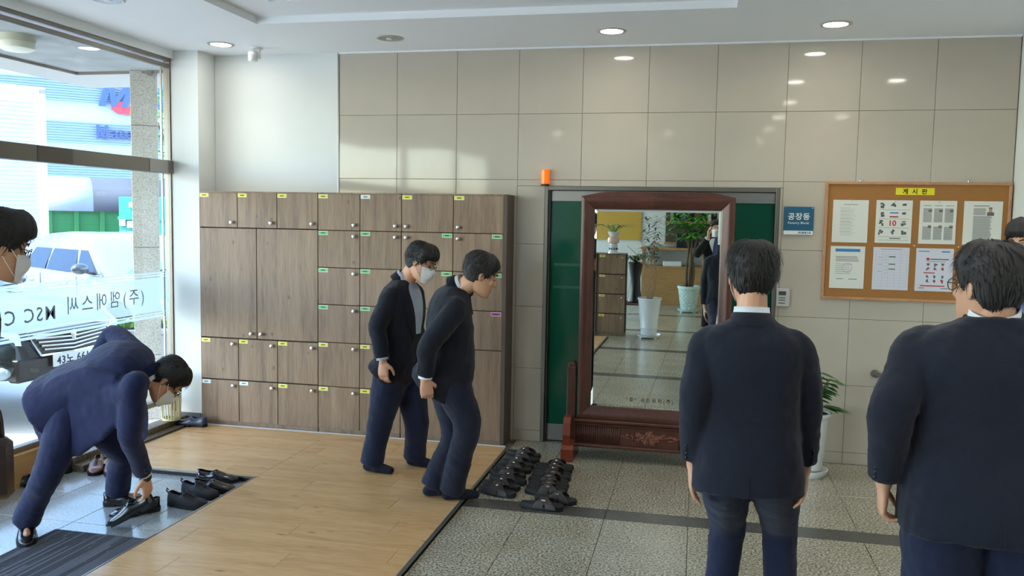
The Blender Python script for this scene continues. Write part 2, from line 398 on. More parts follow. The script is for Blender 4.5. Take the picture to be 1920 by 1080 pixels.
# ---- downlights
LAMP = M('lamp_face', (255, 255, 255), .5, emit=(255, 250, 240), es=22)
LOFF = M('lamp_reflector', (170, 165, 160), .3, metal=.7)
WPL = M('white_plastic', (225, 225, 222), .4)
def downlight(x, y, on, label, r=.095, z=CEIL):
    t = thing('ceiling_downlight', (x, y, z), label, 'ceiling light', 'recessed ceiling downlights')
    o = V((x, y, z))
    MB().lathe([(r*.82, .0), (r*.84, -.006), (r*1.02, -.008), (r*1.1, -.002), (r*1.1, .004), (r*.82, .004)][::-1], o, 28).build('trim_ring', M('lamp_ring', (190, 186, 180), .4, metal=.3), t, 40)
    if on: MB().lathe([(.001, -.002), (r*.82, -.0025), (r*.82, .003), (.001, .003)], o, 28).build('lamp_face', LAMP, t)
    else:
        MB().lathe([(r*.80, -.006), (r*.72, -.0015), (r*.5, -.001), (.001, -.001), (.001, .002), (r*.8, .002)], o, 28).build('reflector', LOFF, t, 40)
        MB().ball(o+V((0, 0, -.006)), (.03, .03, .008), 12, 6).build('bulb', WPL, t, True)
    if on:
        l = light('downlight_lamp', 'SPOT', (x, y, z-.012), 8, (1, .93, .82), (0, 0, 0)); l.data.spot_size = math.radians(105); l.data.spot_blend = .8; l.data.shadow_soft_size = .06
DL = [(-3.753, -.444, 1, 'lit round downlight nearest the white corner pillar'), (-2.316, -.493, 0, 'unlit round downlight above the middle of the lockers'),
      (-.647, -.505, 1, 'lit round downlight in front of the beige tiles above the mirror'), (.855, -.513, 1, 'lit round downlight above the cork notice board'),
      (-3.70, -1.84, 0, 'unlit downlight by the window, cut by the top edge of the photo')]
for x, y, on, lb in DL: downlight(x, y, on, lb)
for x, y in [(.855, -1.9), (.95, -3.3), (.95, -4.7), (.95, -6.1), (1.75, -1.9), (-.5, -6.6), (-2.2, -6.6), (.95, -8.0), (-.9, -8.0), (1.7, -4.7)]:
    downlight(x, y, 1, 'lit downlight seen only as a bright reflection in the glossy wall tiles')
# ---- motion sensor
t = thing('motion_sensor', (-3.54, -.30, CEIL), 'small white motion sensor hanging from the ceiling beside the pillar', 'sensor')
MB().lathe([(.05, 0), (.05, -.012), (.035, -.018), (.001, -.018)][::-1], (-3.54, -.27, CEIL), 16).build('mount', WPL, t, 40)
MB().bbox(-3.515, -3.50, -.30, -.27, CEIL-.09, CEIL-.015, .003).build('bracket', WPL, t)
MB().bbox(-3.585, -3.515, -.335, -.28, CEIL-.115, CEIL-.03, .012).build('housing', WPL, t, 40)
MB().ball((-3.55, -.335, CEIL-.085), (.024, .012, .026), 12, 8).build('lens', M('sensor_lens', (240, 238, 230), .3), t, True)

# ---- window wall on the left
wf = struct('window_1', MB(), None) if False else None
WX = -4.35
def win(name, y0, y1, jamb0=.05, jamb1=.022, doors=True):
    b = MB()
    b.bbox(WX-.05, WX+.02, y0, y1, 3.05, CEIL+.02, .003)         # head
    b.bbox(WX-.03, WX+.01, y0, y1, 2.995, 3.03, .003)
    b.bbox(WX-.05, WX+.01, y0, y1, .195, .235, .003)             # sill rail
    b.bbox(WX-.05, WX+.012, y1-jamb1, y1, -.03, 3.05, .003); b.bbox(WX-.05, WX+.012, y0, y0+jamb0, -.03, 3.05, .003)
    wd = struct(name, b, ALU2); wd['_o'] = (0, 0, 0)
    MB().bbox(WX-.055, WX+.03, y0, y1, 2.125, 2.235, .003).build('transom', M('transom_metal', (124, 118, 108), .35, metal=.6), wd)
    if y1 > -1:
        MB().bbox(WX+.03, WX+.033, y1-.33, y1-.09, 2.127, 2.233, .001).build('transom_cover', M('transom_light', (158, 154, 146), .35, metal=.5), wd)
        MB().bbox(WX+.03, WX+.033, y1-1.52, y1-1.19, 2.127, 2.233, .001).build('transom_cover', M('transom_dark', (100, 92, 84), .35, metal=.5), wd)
    MB().bbox(WX-.012, WX+.005, y1-.125, y1-.113, .235, 3.0, .001).build('mullion', ALU, wd)
    G = glass('clear_glass', (.93, .97, .96))
    MB().box(WX-.008, WX-.002, y0+jamb0, y1-jamb1, .235, 2.125).build('pane', G, wd)
    MB().box(WX-.008, WX-.002, y0+jamb0, y1-jamb1, 2.235, 3.0).build('pane', G, wd)
    return wd
w1 = win('window_1', -2.75, -.24); w2 = win('window_2', -5.6, -2.75); w3 = win('window_3', -8.4, -5.6); w4 = win('window_4', -10.9, -8.4)
struct('trim_5', MB().box(WX-.06, WX+.035, -11, -.24, 3.075, CEIL+.05), CEILM)
# frosted film band with mirrored lettering on the first pane
FR = glass('frosted_film', (.9, .95, .97), opac=.5, col=(225, 238, 245))
band = thing('frosted_window_film', (WX+.001, -1.4, 1.1), 'frosted film band with mirrored lettering across the window glass', 'window film')
MB().box(WX-.0005, WX+.001, -2.69, -.30, .985, 1.265).build('film', FR, band)
for z0, z1 in ((.935, .955), (.962, .975), (1.275, 1.288), (1.296, 1.31)):
    MB().box(WX-.0005, WX+.001, -2.69, -.30, z0, z1).build('stripe', FR, band)
FT = M('film_letter_grey', (146, 170, 188), .5)
text('lettering', 'MSC CO.,LTD', .1, (WX+.0022, -2.08, 1.09), (0, 1, 0), (0, 0, 1), FT, band, .0003, 1.2, .0006, wid=.95, mirror=True)
text('lettering', '(주)엠에스씨', .1, (WX+.0022, -1.06, 1.12), (0, 1, 0), (0, 0, 1), FT, band, .0003, 1.35, .0, wid=.85, mirror=True)

# ---- sliding door in the back wall
GRN = M('green_door_glass', (22, 84, 66), .1, spec=.5)
dr = struct('door_1', MB().bbox(DX0, DX1, -.006, .05, 2.03, DZ, .002).bbox(DX0, DX0+.028, -.008, .07, 0, DZ, .002).bbox(DX1-.028, DX1, -.008, .07, 0, DZ, .002), M('door_frame_steel', (120, 118, 112), .35, metal=.7)); dr['_o'] = (0, 0, 0)
MB().bbox(DX0+.028, DX0+.045, .01, .08, .0, 2.03, .002).build('stile', M('door_stile_dark', (58, 58, 55), .4, metal=.5), dr)
MB().box(DX0+.02, DX1-.02, .16, .2, 0, 2.05).build('backing', M('door_dark', (14, 22, 18), .8), dr)
for a, b in ((DX0+.045, -.305), (-.300, DX1-.03)):
    MB().bbox(a, b, .045, .065, .145, 1.945, .002).build('door_panel', GRN, dr)
    MB().bbox(a, b, .038, .072, 1.945, 2.028, .002).build('top_rail', ALU, dr)
    MB().bbox(a, b, .038, .072, .012, .145, .002).build('bottom_rail', ALU, dr)
    MB().lathe([(.012, 0), (.012, -.006), (.001, -.007)], (b-.16 if a < -.5 else a+.1, .045, 1.05), 12, 'y').build('lock', LOCKD, dr)
MB().box(DX0, DX1, -.02, .1, .0, .006).build('threshold', ALU, dr)
for z in (1.43, 1.25): MB().box(-1.12, -.9, .0438, .045, z, z+.022).build('etched_band', M('etched_green', (36, 96, 78), .3), dr)

# ================================================================ LOCKERS
KN = M('silver_knob', (205, 205, 205), .25, metal=.9)
knob_me = MB().lathe([(.006, 0), (.006, -.012), (.014, -.016), (.0165, -.022), (.014, -.029), (.005, -.032), (.0005, -.0325)], (0, 0, 0), 14, 'y').mesh('knob', None, 40); knob_me.materials.append(KN)
knob_me.flip_normals()
CARD = {'y': M('yellow_card', (226, 220, 70), .6), 'g': M('green_card', (104, 190, 124), .6), 'w': M('white_card', (214, 222, 228), .6), 'p': M('magenta_card', (190, 62, 150), .6)}
CBORD = M('card_border', (220, 224, 200), .6); INKM = M('ink', (50, 52, 48), .8)
def card_me(c):
    m = MB().box(-.041, .041, -.0012, 0, -.016, .016).mesh('label_card'); m.materials.append(CBORD); m.materials.append(CARD[c]); m.materials.append(INKM)
    b = MB().box(-.038, .038, -.0016, -.0012, -.012, .012).box(-.018, .018, -.0019, -.0016, -.0035, .0035)
    vs = [v.co[:] for v in m.vertices]+[tuple(v) for v in b.v]; fs = [tuple(p.vertices) for p in m.polygons]+[tuple(i+8 for i in f) for f in b.f]
    m2 = bpy.data.meshes.new('label_card'); m2.from_pydata(vs, [], fs)
    for q in (CBORD, CARD[c], INKM): m2.materials.append(q)
    for i, p in enumerate(m2.polygons): p.material_index = 0 if i < 6 else 1 if i < 12 else 2
    return m2
CARDM = {c: card_me(c) for c in CARD}
def cabinet(label, x0, x1, yf, yb, ztop, doors, side=None, seam=True, group='wood veneer locker cabinets', rear=False):
    t = thing('locker_cabinet', ((x0+x1)/2, yf, 0), label, 'cabinet', group)
    o = org(t)
    MB().box(x0, x1, yf+.019, yb, .045, ztop-.012).build('carcass', LOCKD, t)
    MB().bbox(x0, x1, yf, yb, ztop-.012, ztop, .001).build('top_panel', LOCKW, t)
    MB().bbox(x0+.002, x1-.002, yf+.006, yb, 0, .048, .001).build('plinth', LOCKW, t)
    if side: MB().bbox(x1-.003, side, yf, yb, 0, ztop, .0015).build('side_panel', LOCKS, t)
    for (a, b, z0, z1, hinge, c) in doors:
        d = MB().bbox(a+.003, b-.003, yf, yf+.018, z0+.003, z1-.003, .001)
        cx, cz = (a+b)/2, (z0+z1)/2; cc = V((cx, yf, cz))
        me = MB(); me.v = [p-cc for p in d.v]; me.f = d.f; do = link('door', me.mesh('door'), LOCKW, t, cc-o); do['_o'] = tuple(cc)
        kx = {'R': b-.045, 'L': a+.045}[hinge[0]]; kz = {'b': z0+.045, 't': z1-.045, 'B': z0+.045}[hinge[1]]
        link('knob', knob_me, KN, do, (kx-cx, 0, kz-cz))
        if c:
            lx = (a+.046) if hinge[0] == 'R' or (c == 'y' and not rear) else (b-.05)
            link('label_card', CARDM[c], None, do, (lx-cx, 0, z1-.022-cz))
    return t
YF = -.25
Z6 = [.045, .40, .765, 1.075, 1.378, 1.68, 1.975]
x = [-4.084, -3.735, -3.378, -3.016, -2.652, -2.301, -1.874, -1.470, -1.441]
d = [(x[i], x[i+1], 1.685, 1.975, 'Rb', 'y') for i in range(3)]
d += [(x[0], -3.564, .760, 1.682, 'Rb', None), (-3.564, x[3], .760, 1.682, 'Lb', None)]
d += [(x[i], x[i+1], .405, .756, 'Rt', 'y') for i in range(3)]
d += [(x[i], x[i+1], .045, .401, 'Rt', 'wwy'[i]) for i in range(3)]
cabinet('wide locker cabinet with two tall doors in its middle, next to the white pillar', x[0], x[3]-.003, YF, -.002, 1.985, d)
d = []
for i in (3, 4):
    d.append((x[i], x[i+1], Z6[5], Z6[6], 'Rb', 'yw'[i-3]))
    for k in (4, 3, 2): d.append((x[i], x[i+1], Z6[k], Z6[k+1], 'Rt', 'g'))
    for k in (1, 0): d.append((x[i], x[i+1], Z6[k], Z6[k+1], 'Rt', 'y'))
cabinet('locker cabinet of twelve small doors standing in the middle of the locker row', x[3]+.001, x[5]-.003, YF, -.002, 1.985, d)
d = []
for i in (5, 6):
    d.append((x[i], x[i+1], Z6[5], Z6[6], 'Lb', 'y'))
    d.append((x[i], x[i+1], Z6[4], Z6[5], 'Lt', 'g')); d.append((x[i], x[i+1], Z6[3]-.0, Z6[4], 'Lt', 'g')); d.append((x[i], x[i+1], Z6[2], Z6[3], 'Lt', 'p'))
    d.append((x[i], x[i+1], Z6[0], Z6[2], 'Lt', None))
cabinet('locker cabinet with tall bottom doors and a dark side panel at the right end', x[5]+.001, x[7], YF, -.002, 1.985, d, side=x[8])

# ================================================================ THINGS ON THE BACK WALL
t = thing('beacon_lamp', (-1.19, -.03, 2.062), 'small orange warning beacon on top of the door frame', 'lamp')
MB().lathe([(.001, 0), (.034, 0), (.034, .012), (.030, .016)], (-1.19, -.03, 2.062), 18).build('base', M('black_plastic', (30, 28, 28), .5), t, 40)
OR = M('orange_lens', (236, 120, 14), .2, emit=(255, 110, 0), es=.25)
pr_ = []
for k in range(9): pr_ += [(.033, .016+k*.012), (.0345, .022+k*.012)]
MB().lathe([(.001, .014), (.033, .014)]+pr_+[(.032, .128), (.001, .13)], (-1.19, -.03, 2.062), 22).build('lens', OR, t, 30)
# teal sign
TEAL = M('teal_sign', (24, 92, 122), .4); WHT = M('white_print', (228, 232, 232), .6)
t = thing('door_sign', (.73, 0, 1.82), 'square teal room sign with white Korean letters between the door and the cork board', 'sign')
MB().bbox(.622, .835, -.012, 0, 1.715, 1.925, .001).build('plate', TEAL, t)
MB().box(.624, .833, -.0135, -.012, 1.717, 1.747).build('white_strip', WHT, t)
text('lettering', '공장동', .06, (.729, -.0135, 1.853), (1, 0, 0), (0, 0, 1), WHT, t, .0006, 1.1, .0012, wid=.155)
text('lettering', 'Factory Block', .03, (.729, -.0135, 1.803), (1, 0, 0), (0, 0, 1), WHT, t, .0004, 1.05, .0002, wid=.15)
text('lettering', '(주)엠에스씨', .02, (.772, -.0142, 1.731), (1, 0, 0), (0, 0, 1), TEAL, t, .0003, 1.0, .0008, wid=.09)
for sx in (.632, .825): MB().lathe([(.004, 0), (.004, -.003), (.001, -.0035)], (sx, -.012, 1.915), 8, 'y').build('screw', KN, t)
# card reader
t = thing('card_reader', (.64, 0, 1.24), 'small grey keypad reader on the tiles beside the door frame', 'card reader')
MB().bbox(.592, .69, -.03, 0, 1.175, 1.312, .006).build('housing', M('reader_grey', (188, 188, 184), .5), t)
MB().box(.607, .66, -.0315, -.03, 1.262, 1.292).build('display', M('reader_lcd', (70, 80, 70), .3), t)
for zz in (1.24, 1.222, 1.2): MB().box(.607, .655, -.0312, -.03, zz, zz+.006).build('key_row', INKM, t)
# cork board
bd = thing('notice_board', (1.53, 0, 1.68), 'wide cork notice board in a light wood frame on the tiled wall', 'notice board')
CORK = M('cork', (160, 112, 62), .95, var=.14, vscale=160, bump=.2, bscale=200)
FRW = wood('board_frame_wood', (160, 112, 80), (188, 140, 104), (204, 158, 122), (9, 9, 9), .5, False)
BX0, BX1, BZ0, BZ1 = .909, 2.157, 1.246, 2.113
MB().box(BX0+.01, BX1-.01, -.018, -.001, BZ0+.01, BZ1-.01).build('cork_panel', CORK, bd)
for (a, b, c, d_) in ((BX0, BX1, BZ1-.02, BZ1), (BX0, BX1, BZ0, BZ0+.02), (BX0, BX0+.02, BZ0+.02, BZ1-.02), (BX1-.02, BX1, BZ0+.02, BZ1-.02)):
    MB().bbox(a, b, -.03, -.001, c, d_, .003).build('frame_rail', FRW, bd)
for hx in (1.155, 1.885): MB().bbox(hx-.014, hx+.014, -.008, 0, BZ1, BZ1+.016, .002).lathe([(.005, -.008), (.005, -.011), (.001, -.012)], (hx, 0, BZ1+.008), 8, 'y').build('hanger', KN, bd)
PAP = M('paper_white', (218, 220, 212), .8); PAPB = M('paper_bluish', (208, 210, 222), .8)
PC = {'k': M('print_grey', (120, 122, 122), .8), 'd': M('print_dark', (96, 96, 102), .8), 'r': M('print_red', (190, 44, 50), .8), 'b': M('print_blue', (60, 130, 196), .8), 'g': M('print_green', (44, 96, 50), .8), 'l': M('print_light', (168, 172, 170), .8), 'f': M('print_skin', (190, 150, 120), .8)}
t = thing('title_card', (1.52, -.02, 2.045), 'yellow title strip with black Korean letters at the top of the notice board', 'label')
MB().box(1.391, 1.651, -.0205, -.0185, 2.02, 2.071).build('card', M('yellow_strip', (228, 214, 38), .6), t)
text('lettering', '게 시 판', .04, (1.52, -.0212, 2.0455), (1, 0, 0), (0, 0, 1), M('black_ink', (20, 20, 18), .7), t, .0003, 1.3, .0008, wid=.165)
def paper(x0, z1, label, mat, rects, extra=None, w_=.246, h_=.311):
    t = thing('pinned_notice', (x0+w_/2, -.02, z1-h_/2), label, 'notice', 'notices on the cork board')
    MB().bbox(x0, x0+w_, -.0222, -.0185, z1-h_, z1, .0008).build('sheet', mat, t)
    by = {}
    for q_, (c, a, b, w2, h2) in enumerate(rects):       # fractions from the top left corner
        by.setdefault(c, MB()).box(x0+a*w_, x0+(a+w2)*w_, -.0225-.000006*q_, -.0221, z1-(b+h2)*h_, z1-b*h_)
    for c, mb in by.items(): tag(mb.build('print', PC[c], t), kind='stuff')
    for px_ in (.5,): MB().lathe([(.006, -.0222), (.007, -.026), (.004, -.03), (.001, -.031)], (x0+px_*w_, 0, z1-.008), 8, 'y').build('pin', M('clear_pin', (225, 222, 200), .3), t, True)
    return t
R_ = random.Random(3)
def lines(c, a, w2, b0, b1, step, h=.008, jit=.35): 
    o = []; b = b0
    while b < b1: o.append((c, a, b, w2*(1-jit*R_.random()), h)); b += step
    return o
def blob(c, a, b, s_=.1):
    return [(c, a+s_*R_.random()*.6, b+s_*R_.random()*.5, s_*(.2+.3*R_.random()), s_*(.15+.25*R_.random())) for _ in range(5)]
r1 = [('k', .3, .1, .4, .012)]+sum([[('l', .2, b, .3, .008)]+lines('l', .22, .45, b+.03, b+.09, .028, .006) for b in (.18, .26, .35, .43, .5, .58, .66, .74)], [])
paper(.966, 1.979, 'plain white typed letter, first sheet of the top row on the board', PAP, r1)
r2 = [('d', .08, b, .84, .006) for b in (.22, .43, .64, .85, .93)]+sum([blob('d', a, b, .16) for a in (.08, .4, .7) for b in (.06, .26, .46, .68) if not (a == .4 and .2 < b < .6)], [])+[('b', .38, .28, .24, .03), ('r', .38, .37, .24, .03), ('d', .4, .88, .3, .02)]
t = paper(1.264, 1.981, 'white picture notice with a large red number 10, top row', PAP, r2)
text('lettering', '10', .05, (1.382, -.0232, 1.815), (1, 0, 0), (0, 0, 1), PC['r'], t, .0003, 1, .001, wid=.045)
r3 = [('k', .1+.3*i, .11, .22, .012) for i in range(3)]+sum([lines('k', .1+.29*i, .24, .18, .5, .018, .01, .06)+lines('k', .1+.29*i, .24, .6, .9, .018, .01, .06) for i in range(3)], [])
r3 += sum([[('d', .24+.29*i, b, .09, .06), ('f', .26+.29*i, b-.01, .05, .03)] for i in range(3) for b in (.2, .57)], [])
paper(1.559, 1.981, 'newsprint page in three grey columns with small portraits, top row', PAP, r3)
r4 = [('d', .25, .1, .4, .016)]+lines('k', .25, .32, .16, .32, .018, .01, .06)+lines('k', .25, .5, .34, .92, .018, .01, .15)+[('d', .6, .25, .18, .08), ('f', .64, .16, .09, .09), ('d', .64, .14, .09, .03)]
paper(1.852, 1.981, 'newsprint page with one larger portrait, last sheet of the top row', PAP, r4, w_=.252)
r5 = [('b', .14, .06, .72, .07)]+lines('d', .16, .68, .24, .36, .035, .012, .1)+lines('k', .16, .5, .42, .66, .045, .008, .4)+[('d', .2, .77, .2, .012), ('d', .55, .77, .25, .012)]
t = paper(.963, 1.640, 'white certificate with a blue header bar and pale blue round stamp', PAP, r5, w_=.24)
sg = MB(); sg.tube([V((1.083+.034*math.cos(q), -.0226, 1.482+.034*math.sin(q))) for q in [2*PI*k/20 for k in range(21)]], .0014, 5); sg.build('stamp', M('stamp_blue', (150, 170, 215), .8), t)
r6 = [('k', .2, .04, .6, .012)]+[('l', .06, .1+.068*i, .88, .004) for i in range(13)]+[('l', a, .1, .005, .84) for a in (.06, .26, .42, .6, .76, .94)]+[('g', .44, b, .18, .022) for b in (.21, .385, .5)]+[('k', .14, b, .1, .008) for b in (.23, .4, .56)]+[('l', .32, b, .08, .01) for b in (.2, .28, .35, .45, .53, .6)]
paper(1.260, 1.639, 'bluish schedule table with three dark green bars, bottom row', PAPB, r6)
r7 = [('b', .05, .06, .3, .02), ('b', .68, .06, .22, .03), ('r', .28, .22, .08, .06), ('d', .38, .24, .5, .025), ('k', .3, .3, .5, .012), ('r', .22, .56, .3, .022), ('r', .14, .86, .66, .025), ('d', .1, .92, .16, .015), ('d', .7, .92, .2, .015)]
for a in (.28, .48, .68):
    for b, c in ((.34, 'd'), (.44, 'r'), (.62, 'd'), (.72, 'r')): r7 += blob(c, a, b, .1)+blob('d', a, b, .08)
paper(1.552, 1.638, 'bluish prevention leaflet with red bars and small pictograms, bottom row', PAPB, r7, w_=.25)
paper(1.850, 1.642, 'white sheet at the right end of the bottom row, half hidden by a head', PAP, [('k', .2, .1, .5, .01)]+lines('l', .15, .6, .2, .8, .05))
for px_, pz in ((1.535, 1.655), (1.83, 1.652)): tag(MB().lathe([(.006, -.018), (.006, -.022), (.001, -.023)], (px_, 0, pz), 8, 'y').build('push_pin', M('brass_pin', (222, 196, 120), .3, metal=.5)), 'loose push pin between the notices, %s one' % ('left' if px_ < 1.6 else 'right'), 'push pin')
# small wall bracket half hidden behind the big man
tag(MB().tube([(1.316, -.0, .70), (1.316, -.05, .70), (1.33, -.09, .705)], [.03, .024, .018], 12).build('wall_hook', M('grey_metal', (110, 106, 98), .4, metal=.6)), 'small grey metal hook low on the tiled wall, half hidden by the big man', 'hook')

# ================================================================ STANDING MIRROR
MAH = wood('mahogany', (60, 32, 24), (82, 46, 35), (100, 58, 44), (5, 5, 1.3), .3, False)
MAHR = M('mahogany_red', (122, 54, 34), .25, coat=.3, var=.1, vscale=6)
mir = thing('standing_mirror', (-.30, -.36, 0), 'tall dressing mirror in a dark red-brown wooden stand before the green door', 'mirror')
MN = V((-.0155, -.99981, -.0104)).normalized()
MP = V((-.749, -.36, .405)); MXd = V((0, 0, 1)).cross(MN).normalized()*-1
if MXd.x < 0: MXd = -MXd
MU = MN.cross(MXd).normalized()
if MU.z < 0: MU = -MU
def mp(a, b, c=0.): return MP+MXd*a+MU*b-MN*(-c)      # a right, b up, c towards the room
def mbox(mb, a0, a1, b0, b1, c0, c1, ch=.0):
    i = len(mb.v); mb.bbox(a0, a1, b0, b1, c0, c1, ch) if ch else mb.box(a0, a1, b0, b1, c0, c1)
    for k in range(i, len(mb.v)): p = mb.v[k]; mb.v[k] = mp(p.x, p.y, p.z)
    return mb
GW, GH = .907, 1.475
mm_ = bpy.data.materials.new('mirror_silver'); mm_.use_nodes = True; b_ = mm_.node_tree.nodes['Principled BSDF']
b_.inputs['Metallic'].default_value = 1; b_.inputs['Roughness'].default_value = .0; b_.inputs['Base Color'].default_value = (.80, .84, .78, 1)
mbox(MB(), 0, GW, 0, GH, -.006, 0).build('mirror_glass', mm_, mir)
# bevelled strip at the glass edge
bs = MB()
for (a, b, c, d) in (((0, 0), (GW, 0), (GW-.016, .016), (.016, .016)), ((GW, 0), (GW, GH), (GW-.016, GH-.016), (GW-.016, .016)), ((GW, GH), (0, GH), (.016, GH-.016), (GW-.016, GH-.016)), ((0, GH), (0, 0), (.016, .016), (.016, GH-.016))):
    bs.add([mp(*a, .0006), mp(*b, .0006), mp(*c, .003), mp(*d, .003)], [(0, 1, 2, 3)])
bs.build('bevelled_edge', mm_, mir)
# moulded frame: mitred profile swept round the glass
FWd = .098
prof = [(0, .004), (.008, .02), (.02, .026), (.05, .045), (.08, .05), (.093, .046), (FWd, .03), (FWd, -.03), (0, -.03)]
def mitre(a0, b0, a1, b1, bottom=FWd):
    rings = []
    for (o, h) in prof:
        rings.append([mp(a0-o, b0-o*bottom/FWd, h), mp(a1+o, b0-o*bottom/FWd, h), mp(a1+o, b1+o, h), mp(a0-o, b1+o, h)])
    rings.append(rings[0]); return rings
rg = mitre(0, 0, GW, GH)
names = ['bottom_rail', 'right_stile', 'top_rail', 'left_stile']
for k in range(4):
    mb = MB(); A = [r[k] for r in rg[:-1]]; B = [r[(k+1) % 4] for r in rg[:-1]]; mb.loft([A, B]); mb.build('frame_'+names[k].split('_')[1], MAH, mir, 35)
# arched cresting on top
cr_ = MB(); top = [( -FWd+(GW+2*FWd)*k/24, GH+FWd-.004+.034*min(1, math.sin(PI*k/24)*2.2)) for k in range(25)]
for k in range(24):
    (a0, b0), (a1, b1) = top[k], top[k+1]
    cr_.add([mp(a0, GH+FWd-.006, .04), mp(a1, GH+FWd-.006, .04), mp(a1, b1, .034), mp(a0, b0, .034), mp(a0, GH+FWd-.006, -.02), mp(a1, GH+FWd-.006, -.02), mp(a1, b1, -.02), mp(a0, b0, -.02)],
            [(0, 1, 2, 3), (3, 2, 6, 7), (7, 6, 5, 4), (0, 4, 5, 1)])
cr_.build('cresting', MAH, mir)
# stand: two posts with feet, apron panel with reeds and carved flowers
for sx in (-1, 1):
    cx = -.296+sx*.592
    def PX(a0, a1): return (cx+min(sx*a0, sx*a1), cx+max(sx*a0, sx*a1))
    a, b = PX(-.03, .035); post = MB().bbox(a, b, -.42, -.32, .10, .70, .006)
    tp = [V((a, -.42, .70)), V((b, -.42, .70)), V((b, -.42, .715)), V((a, -.42, .745 if sx > 0 else .715))]
    post.bbox(a+.004, b-.004, -.415, -.325, .69, .735, .01); post.build('post', MAH, mir)
    a, b = PX(-.01, .045)
    cb = MB(); ys = [(-.50, .11), (-.515, .2), (-.50, .29), (-.47, .33), (-.42, .335), (-.42, .11)]
    cb.loft([[V((a, y_, z_)) for y_, z_ in ys], [V((b, y_, z_)) for y_, z_ in ys]]); cb.build('bracket', MAHR, mir)
    a, b = PX(-.035, .055)
    fb = MB(); ys = [(-.52, 0), (-.525, .095), (-.50, .125), (-.42, .15), (-.28, .15), (-.22, .125), (-.2, .095), (-.2, 0)]
    fb.loft([[V((a, y_, z_)) for y_, z_ in ys], [V((b, y_, z_)) for y_, z_ in ys]]); fb.build('foot', MAHR, mir)
x0, x1 = -.858, .266
MB().bbox(x0, x1, -.40, -.34, .115, .305, .002).build('apron', MAH, mir)
MB().bbox(x0-.005, x1+.005, -.425, -.33, .285, .31, .006).bbox(x0, x1, -.415, -.33, .262, .282, .006).build('upper_moulding', MAH, mir, 30)
MB().bbox(x0-.005, x1+.005, -.425, -.33, .098, .122, .006).build('lower_moulding', MAH, mir, 30)
for base in (x0+.02, x1-.35):
    for k in range(20):
        xx = base+k*.0165; MB().tube([(xx, -.4, .128), (xx, -.4, .258)], .0062, 6).build('reed', MAH, mir, True)
fl = MB(); R_ = random.Random(5)
def leafblob(cx, cz, L, ang, w_=.35):
    m_ = Matrix.Rotation(ang, 3, 'Y'); fl.ball((cx, -.402, cz), (L, .010, L*w_), 10, 6, m_)
cx0, cz0 = -.296, .195
for dx, dz, r in ((0, .015, .036), (.05, -.005, .028), (-.05, -.002, .028), (.02, -.03, .026), (-.03, -.032, .022), (.085, .01, .02), (-.085, .012, .02)):
    fl.ball((cx0+dx, -.40, cz0+dz), (r, .016, r), 12, 6); fl.ball((cx0+dx, -.412, cz0+dz), (r*.4, .010, r*.4), 8, 5)
    for k in range(5): a = 2*PI*k/5+dx*9; fl.ball((cx0+dx+r*.72*math.cos(a), -.406, cz0+dz+r*.72*math.sin(a)), (r*.42, .010, r*.42), 8, 5)
for k in range(26):
    s_x = -1 if k % 2 else 1; q = R_.random(); leafblob(cx0+s_x*(.06+.14*q), cz0+(R_.random()-.5)*.055*(1.3-q), .016+.008*R_.random(), R_.random()*PI, .4)
for s_x in (-1, 1): fl.tube([(cx0+s_x*.1, -.404, cz0), (cx0+s_x*.15, -.404, cz0+.014), (cx0+s_x*.19, -.404, cz0-.008), (cx0+s_x*.235, -.404, cz0+.006)], [.005, .004, .003, .0015], 6)
tag(fl.build('carved_flowers', M('mahogany_carving', (124, 72, 54), .3), mir, True), kind='stuff')
INKB = M('gold_black_ink', (60, 52, 26), .5)
text('lettering', '"증" 세민화학(주)', .05, mp(.44, .062, .002), MXd, MU, INKB, mir, .0004, 1.55, .0002, wid=.345)

# ================================================================ BEHIND THE CAMERA (seen in the mirror)
d4 = []
for k in range(4): d4.append((-1.56, -1.175, .045+.287*k, .325+.287*k, 'Lt', 'y'))
# these doors look toward the back wall (+y): build facing -y, then turn round
bx = cabinet('low grey-oak locker cabinet of four doors carrying a vase, seen in the mirror', -1.56, -1.175, YF, .0, 1.2, d4, side=-1.155, rear=True, group='wood veneer locker cabinets behind the camera')
bx.rotation_euler = (0, 0, PI); bx.location = (-1.375, -6.30, 0)
b2_ = cabinet('low grey-oak locker cabinet beside the one with the vase, mostly outside the mirror', -1.56, -1.175, YF, .0, 1.2, d4, side=-1.155, rear=True, group='wood veneer locker cabinets behind the camera')
b2_.rotation_euler = (0, 0, PI); b2_.location = (-1.79, -6.30, 0)
CER = M('white_ceramic', (222, 226, 230), .18, coat=.3); SOIL = M('soil', (52, 38, 28), .95, bump=.6, bscale=60)
LEAF = M('leaf_green', (58, 112, 44), .45, var=.3, vscale=9); LEAFD = M('leaf_dark', (30, 70, 36), .4, var=.3, vscale=9); LEAFL = M('leaf_light', (92, 160, 62), .45, var=.25, vscale=9)
BRANCH = M('pale_branch', (172, 140, 104), .7, bump=.3, bscale=50); TRUNK = M('brown_trunk', (98, 82, 62), .8, bump=.4, bscale=60)
def blade(mb, p, d, L, w_, droop=.4, seg=4):
    """one pointed leaf: folded strip bending down"""
    p = V(p); d = V(d).normalized(); side = d.cross(V((0, 0, 1)))
    if side.length < .01: side = V((1, 0, 0))
    side.normalize(); rows_ = []; q = p.copy(); dd = d.copy()
    for k in range(seg+1):
        t_ = k/seg; ww = w_*max(.06, math.sin(PI*min(.97, .12+t_*.85))); n_ = side.cross(dd)
        rows_.append([q-side*ww, q-n_*ww*.25, q+side*ww]); q = q+dd*(L/seg); dd = (dd+V((0, 0, -droop/seg))).normalized()
    mb.grid(rows_)
